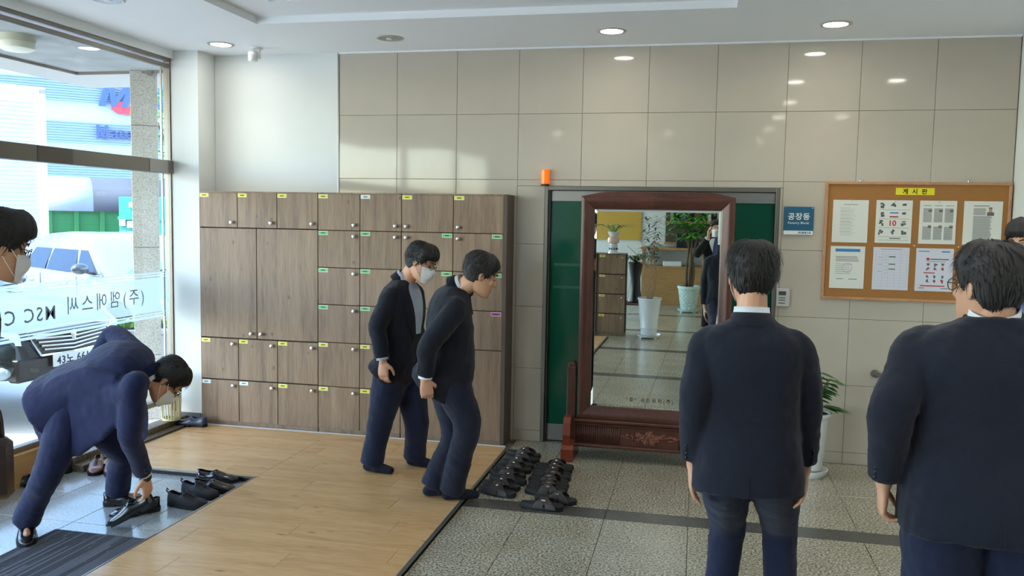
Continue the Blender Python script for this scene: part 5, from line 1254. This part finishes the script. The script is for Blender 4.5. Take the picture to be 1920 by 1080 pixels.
    def vgrid(ua, ub, wfun, off, n2=7, cen=0.): return [[S_(ua+(ub-ua)*i/(nr-1), PI/2+cen+wfun(i/(nr-1))*(2*k/(n2-1)-1), off) for k in range(n2)] for i in range(nr)]
    if J.get('showfront', True):
        MB().grid(vgrid(u0, u1, lambda q: (.06+op_+wv*q), .0065)).build('shirt_front', SM, t_, True)
        if J.get('tie'):
            MB().grid(vgrid(J.get('tie_low', u0), u1+.005, lambda q: .17-.09*q, .0105, 5)).build('tie', J['tie'], t_, True); MB().ball(S_(u1+.0, PI/2, .008), (.022, .022, .022), 10, 6).build('tie_knot', J['tie'], t_, True)
        for sd in (-1, 1):
            rws = []
            for i in range(14):
                q = i/13; u = u0-.02+(u1-u0+.02)*q; e_ = .06+op_+wv*q; wid = (.06+.34*math.sin(PI*min(1, q*.8+.08))); rws.append([S_(u, PI/2+sd*(e_-.03), .009), S_(u, PI/2+sd*(e_+wid*.5), .0115), S_(u, PI/2+sd*(e_+wid), .004)])
            MB().grid(rws).build('lapel', JM, t_, True)
    # back vent and pocket flap, cuff buttons
    MB().tube([S_(u, -PI/2, .0006) for u in (.01, .06, .12)], .0014, 4).build('back_vent', JM, t_)
    for sd in (-1, 1): MB().grid([[S_(.20+.035*i, PI/2+sd*(.75+.12*k), .009) for k in range(5)] for i in (0, 1)]).build('pocket_flap', JM, t_, True)
    for i in (0, 1):
        d = (wr[i]-el[i]).normalized(); c0 = wr[i].lerp(el[i], .10); r0 = .047*RB
        MB().tube([c0-d*.02, c0+d*.012], [r0*.86, r0*.84], 20).build('shirt_cuff', SM, t_, 40) if J.get('cuff', True) else None
        bk = (J.get('btn', [-f_, -f_])[i]); bk = (V(bk)-d*V(bk).dot(d)).normalized()
        for k in range(4): c = c0-d*(.022+.017*k)+bk*(r0+.002); MB().ball(c, .0062, 8, 5).build('cuff_button', BTN, t_, True)
    # trousers
    mb = MB(); mb.ball(pv-V((0, 0, .01)), (.155*B, .125*B, .13), 18, 12, Matrix((sp, sp.cross(V((0, 0, 1)))*-1, V((0, 0, 1)))).transposed().normalized() if False else None)
    tw = J.get('tw', 1.)*(.5+.5*B)
    for i in (0, 1):
        hpt = hip[i]+V((0, 0, .06)); P = crom([hpt, hip[i].lerp(kn[i], .35), kn[i], kn[i].lerp(an[i], .5), an[i]+(an[i]-kn[i]).normalized()*.015], 26); ra = crom([(.098,), (.100,), (.078,), (.070,), (.072,)], 26); mb.tube([V(p) for p in P], [float(r[0])*tw for r in ra], 18)
    remeshed('trousers', mb, TM, t_, .0085, 4, .014)
    # feet
    for i in (0, 1):
        ft = J['feet'][i]; z_ = an[i].z
        g = V((an[i].x, an[i].y, J.get('ground', [0, 0])[i]))-toe[i]*.055
        if ft in ('sock', 'socklo'):
            sk = MB(); a0 = an[i]+(kn[i]-an[i]).normalized()*.05; sk.tube([a0, an[i], g+toe[i]*.04+V((0, 0, .05))], [.045, .043, .040], 14)
            gz = V((0, 0, .036)); sk.cap(g+toe[i]*.02+V((0, 0, .034)), .034, g+toe[i]*.12+gz, .036); sk.cap(g+toe[i]*.12+gz, .036, g+toe[i]*.205+V((0, 0, .028)), .027); sk.cap(g+toe[i]*.1+gz+toe[i].cross(V((0, 0, 1)))*.012, .034, g+toe[i]*.19+V((0, 0, .026))+toe[i].cross(V((0, 0, 1)))*-.018, .024)
            remeshed('sock', sk, SOCK, t_, .006, 3)
        if ft in ('shoe', 'loafer', 'socklo'):
            f_e = bpy.data.objects.new('shoe', None); COL.objects.link(f_e); f_e.parent = t_; f_e['_o'] = tuple(base)
            shoe_parts(frameT(g-toe[i]*.03, toe[i]), f_e, 'loafer' if ft != 'shoe' else 'derby')
            if ft != 'socklo': sk = MB(); a0 = an[i]+(kn[i]-an[i]).normalized()*.05; sk.tube([a0, an[i], an[i]-V((0, 0, .045))+toe[i]*.01, g+toe[i]*.07+V((0, 0, .035))], [.047, .045, .042, .034], 14); sk.build('sock', SOCK, t_, True)
    return t_

RT = CR.copy(); RT.z = 0; RT.normalize(); UPZ = V((0, 0, 1)); DN = V((0, 0, -1))
def view(px): r = ray(px, 500); r.z = 0; return r.normalized()
def perp(px): v_ = view(px); return V((v_.y, -v_.x, 0))           # to the right, square to the line of sight
def leftof(f): f = V(f); return UPZ.cross(f).normalized()
NAVY = suit('suit_navy_dark', (18, 21, 33)); NAVYB = suit('suit_navy_bright', (23, 31, 68)); NAVYT = suit('trousers_navy', (26, 34, 60)); NAVYB2 = suit('suit_navy_mid', (21, 25, 40)); BLKS = suit('suit_black', (20, 21, 26)); MAR = suit('jacket_maroon', (52, 30, 38))
TIEB = M('blue_striped_tie', (70, 86, 140), .5, var=.25, vscale=30); TIED = M('dark_red_tie', (92, 30, 34), .5)

# --- man A: masked, walking, in front of the lockers
f = (perp(750)*.86-view(750)*.5).normalized(); lf_ = leftof(f); Ay = -1.05
def A(px, py, dy=0.): return YP(px, py, Ay+dy)
person(dict(label='masked man in navy jacket walking with head bowed, nearest the lockers', base=FLR(735, 885), neck=A(757, 522), pelvis=A(748, 682), hem=A(734, 708), build=1.07, hscale=1.03, sp=lf_, sc=lf_,
    head=A(789, 493), head_u=(perp(750)*.42+UPZ*.9), head_f=(f*.80+DN*.62), mask=True, glasses=True, seed=3, hair=dict(thick=.024, fringe=.009, front=.048, locks=620),
    el=[A(778, 612, .16), A(708, 612, -.24)], wr=[A(792, 668, .18), A(718, 678, -.26)], hand=[(DN, -f, lf_, .5), (DN+f*.05, lf_, f, .55)],
    kn=[A(781, 790, .06), A(713, 790, -.10)], an=[V((0, 0, .085))+FLR(778, 877), V((0, 0, .085))+FLR(697, 888)], toe=[f, f], feet=['sock', 'sock'], ground=[PZ, PZ],
    jacket=NAVY, trousers=NAVYT, shirt=SHG, open=.07, vee=(.48, .965), veew=.26, tw=1.12, btn=[-f, -f+lf_*-.5]))
# --- man B: walking in profile, no mask
f = (perp(850)*.985+view(850)*.12).normalized(); lf_ = leftof(f); By = -1.60
def Bp(px, py, dy=0.): return YP(px, py, By+dy)
person(dict(label='grey-haired man in dark navy suit and white collar, striding in profile', base=FLR(840, 940), neck=Bp(861, 536), pelvis=Bp(838, 690), hem=Bp(817, 725), build=1.12, hscale=1.05, chest=Bp(843, 596), sp=lf_, sc=lf_,
    head=Bp(901, 515), head_u=(f*.40+UPZ*.92), head_f=(f*.88+DN*.47), mask=False, seed=5, hairmat=HAIRG, hair=dict(thick=.019, fringe=.004, front=.060, locks=620),
    el=[Bp(835, 645, .2), Bp(803, 650, -.27)], wr=[Bp(850, 705, .22), Bp(797, 712, -.27)], hand=[(DN, -f, f, .8), (DN+f*.15, lf_, f, 1.15)],
    kn=[Bp(852, 812, .09), Bp(876, 796, -.09)], an=[V((0, 0, .09))+FLR(812, 934), V((0, 0, .085))+FLR(848, 940)], toe=[f, f], feet=['sock', 'sock'], ground=[PZ, .01],
    jacket=NAVY, trousers=suit('trousers_navy_dark', (22, 27, 46)), tie=TIED, tie_low=.84, vee=(.80, .965), veew=.3, tw=1.05, belly=.02, btn=[-f, -f-lf_*.4]))
# --- man standing with his back to us before the mirror
f = (view(1410)*.998-perp(1410)*.04).normalized(); lf_ = leftof(f); D1 = 3.32
def Cp(px, py, dd=0.): return W(px, py, D1+dd)
b0 = Cp(1405, 800); b0.z = 0
person(dict(label='black-haired man in navy suit standing with his back to us, facing the mirror', base=b0, neck=Cp(1409, 594), pelvis=Cp(1402, 842), hem=Cp(1401, 918), sp=lf_, sc=lf_,
    head=Cp(1410, 519, .02), head_u=UPZ, head_f=(f-lf_*-.12), mask=True, seed=9, hair=dict(thick=.022, nape=-.088, locks=560), build=1.04, hscale=1.04,
    el=[Cp(1303, 742, -.02), Cp(1512, 742, -.02)], wr=[Cp(1299, 872, .05), Cp(1508, 882, .05)], hand=[(DN+f*.1, -lf_, f, .35), (DN+f*.1, lf_, f, .35)],
    kn=[V((0, 0, .50))+FLR(1355, 1190)-V((0, 0, 0)), V((0, 0, .50))+FLR(1452, 1190)], an=[V((0, 0, .09))+FLR(1345, 1195), V((0, 0, .09))+FLR(1462, 1198)], toe=[f+lf_*.2, f-lf_*.2], feet=['sock', 'sock'], ground=[0, 0],
    jacket=NAVYB2, trousers=NAVYT, tie=TIEB, cuff=False, collar=1.03, btn=[-f+lf_*.6, -f-lf_*.6]))
# --- big man at the right
f = (view(1850)*.97-perp(1850)*.22).normalized(); lf_ = leftof(f); D2 = 2.72
def Dp(px, py, dd=0.): return W(px, py, D2+dd)
b0 = Dp(1850, 800); b0.z = 0; fx_ = FLR(1820, 1330); gz = V((b0.x, b0.y, 0))
person(dict(label='large balding man in navy suit and glasses, back turned, at the right', base=b0, neck=Dp(1862, 594), pelvis=Dp(1852, 900), hem=Dp(1850, 1000), sp=lf_, sc=lf_,
    head=Dp(1855, 539, .0), head_u=(UPZ+f*.03), head_f=(view(1850)*.72-perp(1850)*.80), glasses=True, seed=12, hairmat=HAIRG, hair=dict(thick=.020, nape=-.08, bald=True, front=.066, locks=620), build=1.30, hscale=1.10, belly=.05,
    el=[Dp(1672, 772, .0), Dp(2035, 772, .02)], wr=[Dp(1657, 908, .08), Dp(2030, 900, .1)], hand=[(DN+f*.15, -lf_, f, .9), (DN+f*.1, lf_, f, .5)],
    kn=[gz+lf_*.12+V((0, 0, .5)), gz-lf_*.12+V((0, 0, .5))], an=[gz+lf_*.14+V((0, 0, .09)), gz-lf_*.14+V((0, 0, .09))], toe=[f+lf_*.2, f-lf_*.2], feet=['sock', 'sock'], tw=1.1, collar=1.16,
    jacket=NAVYB2, trousers=NAVYT, cuff=False, btn=[-f+lf_*.8, -f-lf_*.6]))
# --- masked man at the right edge, facing us
f = (-view(1910)*.86-perp(1910)*.5).normalized(); lf_ = leftof(f); D3 = 4.3
def Ep(px, py, dd=0.): return W(px, py, D3+dd)
b0 = Ep(1935, 800); b0.z = 0
person(dict(label='masked man with glasses facing the camera, cut by the right edge', base=b0, neck=Ep(1934, 521), pelvis=Ep(1944, 742), hem=Ep(1942, 805), sp=lf_, sc=lf_,
    head=Ep(1925, 463), head_u=UPZ, head_f=f, mask=True, glasses=True, eyes='open', seed=15, hair=dict(thick=.024, front=.05, fringe=.012, locks=420), tie=TIEB,
    el=[Ep(2030, 660), Ep(1852, 660, .05)], wr=[Ep(2026, 755), Ep(1858, 750, .08)], hand=[(DN, -lf_, f, .4), (DN, lf_, f, .4)],
    kn=[b0+lf_*.1+V((0, 0, .5)), b0-lf_*.1+V((0, 0, .5))], an=[b0+lf_*.11+V((0, 0, .09)), b0-lf_*.11+V((0, 0, .09))], toe=[f, f], feet=['shoe', 'shoe'], jacket=NAVY, trousers=NAVYT))
# --- masked man at the left edge, leaning forward
f = (perp(10)*.95+view(10)*.3).normalized(); lf_ = leftof(f); D4 = 3.15
def Fp(px, py, dd=0.): return W(px, py, D4+dd)
b0 = Fp(-120, 800); b0.z = 0
person(dict(label='masked man with bowed black hair leaning in at the left edge', base=b0, neck=Fp(-52, 522), pelvis=Fp(-140, 800), hem=Fp(-150, 870), sp=lf_, sc=lf_,
    head=Fp(-4, 462), head_u=(UPZ*.95+f*.3), head_f=(f*.93+DN*.35), mask=True, glasses=True, seed=18, hair=dict(thick=.026, front=.045, fringe=.014, locks=460),
    el=[Fp(-80, 690, .2), Fp(-45, 640, -.2)], wr=[Fp(-50, 760, .2), Fp(-48, 735, -.22)], hand=[(DN, -f, f, .6), (DN+f*.2, lf_, f, 1.3)],
    kn=[b0+lf_*.1+V((0, 0, .5))+f*.04, b0-lf_*.1+V((0, 0, .5))+f*.04], an=[b0+lf_*.11+V((0, 0, .10)), b0-lf_*.11+V((0, 0, .10))], toe=[f, f], feet=['shoe', 'shoe'], ground=[PZ, PZ], jacket=MAR, trousers=BLKS))
# --- man bending down at the entrance
f = perp(190); vw = view(190); lf_ = leftof(f)
def Gp(px, py, y): return YP(px, py, y)
fR = FLR(50, 1012, -.022); fL = FLR(228, 946, -.022)
yP = -2.62
def saddle(mb, S_):
    # the jacket skirt hanging below the bent trunk, cut square at the hem
    ol = [(72, 716), (58, 742), (57, 775), (78, 828), (104, 850), (150, 846), (196, 815), (232, 776), (246, 735), (220, 690), (165, 672), (110, 690)]
    sl = []
    for (dy, k_) in ((-.19, .82), (-.17, .95), (-.06, 1), (.08, 1), (.19, .95), (.21, .82)):
        cxp, cyp = 150, 765; sl.append([Gp(cxp+(x_-cxp)*k_, cyp+(y_-cyp)*k_, yP)+vw*dy for x_, y_ in ol])
    mb.loft(sl); mb.cap(Gp(246, 738, -2.72), .085, Gp(195, 728, -2.60), .15, 16)
def saddle_old(mb, S_):
    # the open jacket front hanging below the bent trunk
    pts = [(Gp(112, 772, yP-.02), .15), (Gp(150, 790, yP), .16), (Gp(190, 775, yP), .13), (Gp(222, 748, yP), .11)]
    for (a, ra), (b, rb) in zip(pts, pts[1:]): mb.cap(a, ra, b, rb, 16)
    mb.cap(Gp(92, 778, yP-.08), .10, Gp(122, 822, yP-.10), .085, 16); mb.cap(Gp(92, 778, yP+.12), .10, Gp(130, 818, yP+.12), .085, 16)
    mb.cap(Gp(122, 822, yP-.10), .085, Gp(170, 808, yP-.08), .07, 16)
person(dict(label='masked man in bright navy suit bending down to pick up a shoe', base=(fR+fL)/2, neck=Gp(283, 702, -2.50), pelvis=Gp(136, 740, -2.60), hem=Gp(92, 762, -2.62), chest=Gp(213, 690, -2.55), sp=(lf_-f*.1), sc=(lf_+V((0, 0, .25))),
    head=Gp(312, 713, -2.46), head_u=(f*.86+UPZ*.5), head_f=(DN*.85+f*.42-vw*.12), mask=True, glasses=True, seed=22, hair=dict(thick=.020, front=.060, locks=520), build=1.04,
    
    el=[Gp(212, 628, -2.22), Gp(243, 815, -2.72)], wr=[Gp(165, 700, -2.26), Gp(272, 893, -2.52)], hand=[(DN-f*.2, -lf_, f, .5), (DN+f*.15, lf_, f*-.5-vw*.6, .75)],
    sh=[Gp(268, 672, -2.36), Gp(250, 722, -2.74)],
    kn=[Gp(226, 846, -2.25), Gp(92, 880, -2.80)], an=[fL+V((0, 0, .10))-f*.02, fR+V((0, 0, .10))-f*.0+vw*.05], toe=[f*.9-vw*.3, -vw*.95+f*.05], feet=['socklo', 'loafer'], ground=[-.022, -.022],
    jacket=NAVYB, trousers=suit('trousers_navy_bright', (25, 33, 68)), showfront=False, tw=1.0, jacket_extra=saddle, btn=[-f, f*.2-vw], fold=.012, cuff=True))
# his tie hangs down from the collar, a watch on the wrist
tie_p = [Gp(266, 738, -2.52), Gp(270, 765, -2.52), Gp(268, 800, -2.52), Gp(263, 835, -2.53)]
bend = [o for o in COL.objects if o.name.startswith('person') and 'bending' in o.get('label', '')][0]
mb = MB(); rws = [[V(p)-f*w_-V((0, 0, 0)), V(p)+vw*-.006, V(p)+f*w_] for p, w_ in zip(crom(tie_p, 10), [.012, .014, .017, .019, .022, .025, .027, .028, .022, .004])]; mb.grid(rws).grid([[q+vw*.006 for q in r[::-1]] for r in rws]).build('tie', TIEB, bend, True)
wr_ = Gp(272, 893, -2.52); el_ = Gp(243, 815, -2.72); dd = (wr_-el_).normalized(); MB().tube([wr_-dd*.008, wr_+dd*.016], .034, 20).build('watch_strap', BTN, bend, 40); MB().ball(wr_+dd*.004-vw*.032, (.016, .010, .016), 12, 8).build('watch_face', M('watch_glass', (40, 44, 52), .1), bend, True)
# --- the photographer, seen only in the mirror
b0 = V((.06, -7.18, 0)); f = V((-.02, 1, 0)).normalized(); lf_ = leftof(f)
person(dict(label='dark-suited man with raised arms, seen only as a reflection in the mirror', base=b0, neck=b0+V((0, 0, 1.44)), pelvis=b0+V((0, 0, .93)), sp=lf_, sc=lf_, head=b0+V((0, .03, 1.56)), head_u=UPZ, head_f=f, mask=True, seed=30,
    el=[b0+lf_*.27+f*.12+V((0, 0, 1.18)), b0-lf_*.27+f*.12+V((0, 0, 1.18))], wr=[b0+lf_*.11+f*.22+V((0, 0, 1.44)), b0-lf_*.11+f*.22+V((0, 0, 1.44))], hand=[(UPZ+f*.2, -lf_, f*-1, .5), (UPZ+f*.2, lf_, f*-1, .5)],
    kn=[b0+lf_*.1+V((0, 0, .5)), b0-lf_*.1+V((0, 0, .5))], an=[b0+lf_*.11+V((0, 0, .09)), b0-lf_*.11+V((0, 0, .09))], toe=[f, f], feet=['sock', 'sock'], jacket=BLKS, trousers=BLKS, tie=TIEB))

# ================================================================ SHOES, SANDALS
SNK = M('black_knit', (30, 30, 33), .75, bump=.3, bscale=200)
def shoe(label, p, ang, kind='derby', up=None, T=None, group=None, L=.285):
    t = thing('shoe', p, label, 'shoe', group); tt = T or (Matrix.Translation(V(p))@Matrix.Rotation(ang, 4, 'Z')); shoe_parts(tt, t, kind, L, up or (SNK if kind == 'sneaker' else None)); return t
BRN = M('brown_leather', (104, 62, 46), .3, coat=.3); BLU = M('blue_black_leather', (40, 52, 76), .35, coat=.2)
zt = -.022
def heading(p, q): d = q-p; return math.atan2(d.y, d.x)
a, b = FLR(215, 860, zt), FLR(204, 900, zt)
shoe('brown laced leather shoe on the entrance tiles, right one of the brown pair', FLR(213, 874, zt), heading(FLR(212, 869, zt), FLR(205, 900, zt)), 'derby', BRN)
shoe('brown laced leather shoe on the entrance tiles, left one of the brown pair', FLR(186, 872, zt), heading(FLR(184, 867, zt), FLR(167, 902, zt)), 'derby', BRN)
def sh2(lb, hx, hy, tx, ty, kind, z=zt, up=None, ex=''):
    p, q = FLR(hx, hy, z), FLR(tx, ty, z); sft = V((-.085 if kind == 'sneaker' else -.05, .02 if kind == 'sneaker' else 0, 0)) if z < 0 else V((0, 0, 0)); p = p+sft; q = q+sft; return shoe(lb, p, heading(p, q), kind, up)
sh2('black laceless leather shoe, the nearer of the pair by the platform corner', 376, 922, 446, 924, 'loafer')
sh2('black laceless leather shoe, the farther of the pair by the platform corner', 382, 903, 440, 905, 'loafer')
sh2('black trainer with heel loop on the entrance tiles, the nearer of its pair', 336, 949, 398, 958, 'sneaker')
sh2('black trainer with heel loop, farther of its pair, touching the black leather shoes', 362, 929, 414, 938, 'sneaker')
sh2('dark blue-grey slip-on shoe by the lockers, toe towards the window', 388, 800, 330, 797, 'loafer', PZ, BLU)
sh2('dark blue-grey slip-on shoe by the lockers, half hidden behind its twin', 394, 789, 345, 784, 'loafer', PZ, BLU)
# shoe held by the bending man: toe on the floor, heel lifted
toe_p = FLR(204, 992, zt); heel_p = W(309, 938, DEP(FLR(290, 990, zt))-.0); dx_ = (toe_p-heel_p); Lh = dx_.length
Th = frameT(toe_p-dx_.normalized()*.30+V((0, 0, .006)), dx_.normalized(), (0, 0, 1)); shoe('black laced dress shoe held tilted by the bending man', heel_p, 0, 'derby', None, Th, L=.30)
toe_p = FLR(232, 968, zt); shoe('black laced shoe on the floor just behind the one being lifted', FLR(300, 955, zt), heading(FLR(300, 955, zt), toe_p), 'derby')
# dark shoes under the window
for k, (px_, py_) in enumerate(((14, 905), (42, 893), (70, 880), (105, 868))):
    p = FLR(px_, py_, zt); p.x = max(p.x, -4.22)
    shoe(['dark shoe below the window at the far left, nearest the bag', 'second dark shoe from the left below the window', 'third dark shoe below the window, left of the trouser leg', 'dark shoe half hidden behind the bending man at the window'][k], p, math.radians(196), 'loafer')
# leather bag at the left edge
BAG = M('dark_brown_leather', (46, 30, 28), .35, bump=.2, bscale=40, coat=.2)
c = W(-22, 880, 3.25); t = thing('leather_bag', (c.x, c.y, c.z-.13), 'dark brown leather bag held at the left edge of the photo', 'bag')
fb = perp(0); MBg = MB().bbox(-.09, .085, -.045, .045, -.12, .12, .025); MBg.xf(Matrix.Translation(c)@Matrix.Rotation(math.atan2(fb.y, fb.x), 4, 'Z')); MBg.build('bag_body', BAG, t, 40)
MB().tube(crom([c+fb*-.05+V((0, 0, .11)), c+fb*-.04+V((0, 0, .22)), c+fb*.0+V((0, 0, .27)), c+fb*.04+V((0, 0, .22)), c+fb*.05+V((0, 0, .11))], 14), .009, 8).build('handle', BAG, t, True)
# sandals
SB1 = M('sandal_strap', (52, 44, 42), .55, bump=.25, bscale=30); SB2 = M('sandal_sole', (22, 22, 24), .6); SB3 = M('sandal_footbed', (34, 33, 35), .7); STUD = M('silver_stud', (225, 222, 210), .25, metal=.8)
def sandal(label, p, ang, mirror=1, group=None, buckle=False):
    t = thing('sandal', (0, 0, 0), label, 'sandal', group); L = .275
    def outline(gx, n=30):
        o_ = []
        for k in range(n):
            q = 2*PI*k/n; x = L/2+(L/2+gx)*math.cos(q); u = x/L; w_ = .043+.009*math.sin(PI*(u-.15)) if u > .15 else .041; y = (w_+gx)*math.copysign(abs(math.sin(q))**.72, math.sin(q)); o_.append((x, y+.006*math.sin(PI*u)*mirror))
        return o_
    def lift(x): return .006*(abs(x/L-.5)*2)**2
    MB().loft([[V((x, y, lift(x) if abs(x/L-.5) > .3 else 0)) for x, y in outline(.0)], [V((x, y, .012+lift(x))) for x, y in outline(.003)], [V((x, y, .026+lift(x)*1.2)) for x, y in outline(.001)]]).build('sole', SB2, t, 30)
    MB().loft([[V((x, y, .0255+lift(x)*1.2)) for x, y in outline(-.002)], [V((x, y, .031+lift(x)*1.3)) for x, y in outline(-.006)]]).build('footbed', SB3, t, 30)
    for (xa, xb, dz) in ((.105, .205, .0), (.19, .12, .006)):
        rws = []
        for k in range(13):
            u = k/12; x = xa+(xb-xa)*u; a = PI*u; rws.append([V((x-.033+.012*math.sin(a), .050*math.cos(a), .018+(.050+dz)*math.sin(a)**.7)), V((x, .052*math.cos(a), .018+(.056+dz)*math.sin(a)**.7)), V((x+.033-.008*math.sin(a), .050*math.cos(a), .018+(.047+dz)*math.sin(a)**.7))])
        m_ = MB().grid(rws); m_.grid([[q-V((0, 0, .003)) for q in r[::-1]] for r in rws]); m_.build('strap', SB1, t, True)
    if buckle: MB().bbox(.142, .168, -.041, -.030, .062, .070, .001).build('buckle', STUD, t)
    else: MB().ball((.152, -.028, .073), (.0095, .0095, .006), 10, 6).build('stud', STUD, t, True)
    t.location = p; t.rotation_euler = (0, 0, ang); return t
rows8 = 8
proto = sandal('p', (0, 0, 0), 0); protob = sandal('q', (0, 0, 0), 0, buckle=True); used = [False, False]
def put(i, x, y, ang, label, group):
    src = (proto, protob)[i]; o = src if not used[i] else copy_tree(src); used[i] = True
    o.location = (x, y, 0); o.rotation_euler = (0, 0, ang); o['label'] = label; o['group'] = group; return o
ordn = ['farthest', 'second', 'third', 'fourth', 'fifth', 'sixth', 'seventh', 'nearest']
R_ = random.Random(3)
for k in range(8):
    u = k/7; x = -1.362+(-1.372+1.362)*u+R_.uniform(-.012, .012)+(.012 if k % 2 else 0); y = -.43+(-1.34+.43)*u+.0
    put(0, x, y, math.radians(-14+R_.uniform(-4, 4)), '%s black cross-strap sandal, counted from the lockers, in the row along the platform edge' % ordn[k], 'sandals along the platform edge')
for k in range(8):
    u = k/7; x = -1.075+.035*u+R_.uniform(-.012, .012); y = -.72+(-1.30+.72)*u
    put(1 if k > 2 else 0, x-.02, y, math.radians(-2+R_.uniform(-4, 4)), '%s black cross-strap sandal, counted from the mirror, in the right-hand row' % ordn[k], 'sandals in the right-hand row')
put(1, -1.03, -1.56, math.radians(-4), 'black cross-strap sandal on the dark floor strip, nearest the camera', 'sandals on the dark strip')
put(1, -.965, -1.42, math.radians(-6), 'black cross-strap sandal on the dark floor strip, just behind the nearest one', 'sandals on the dark strip')
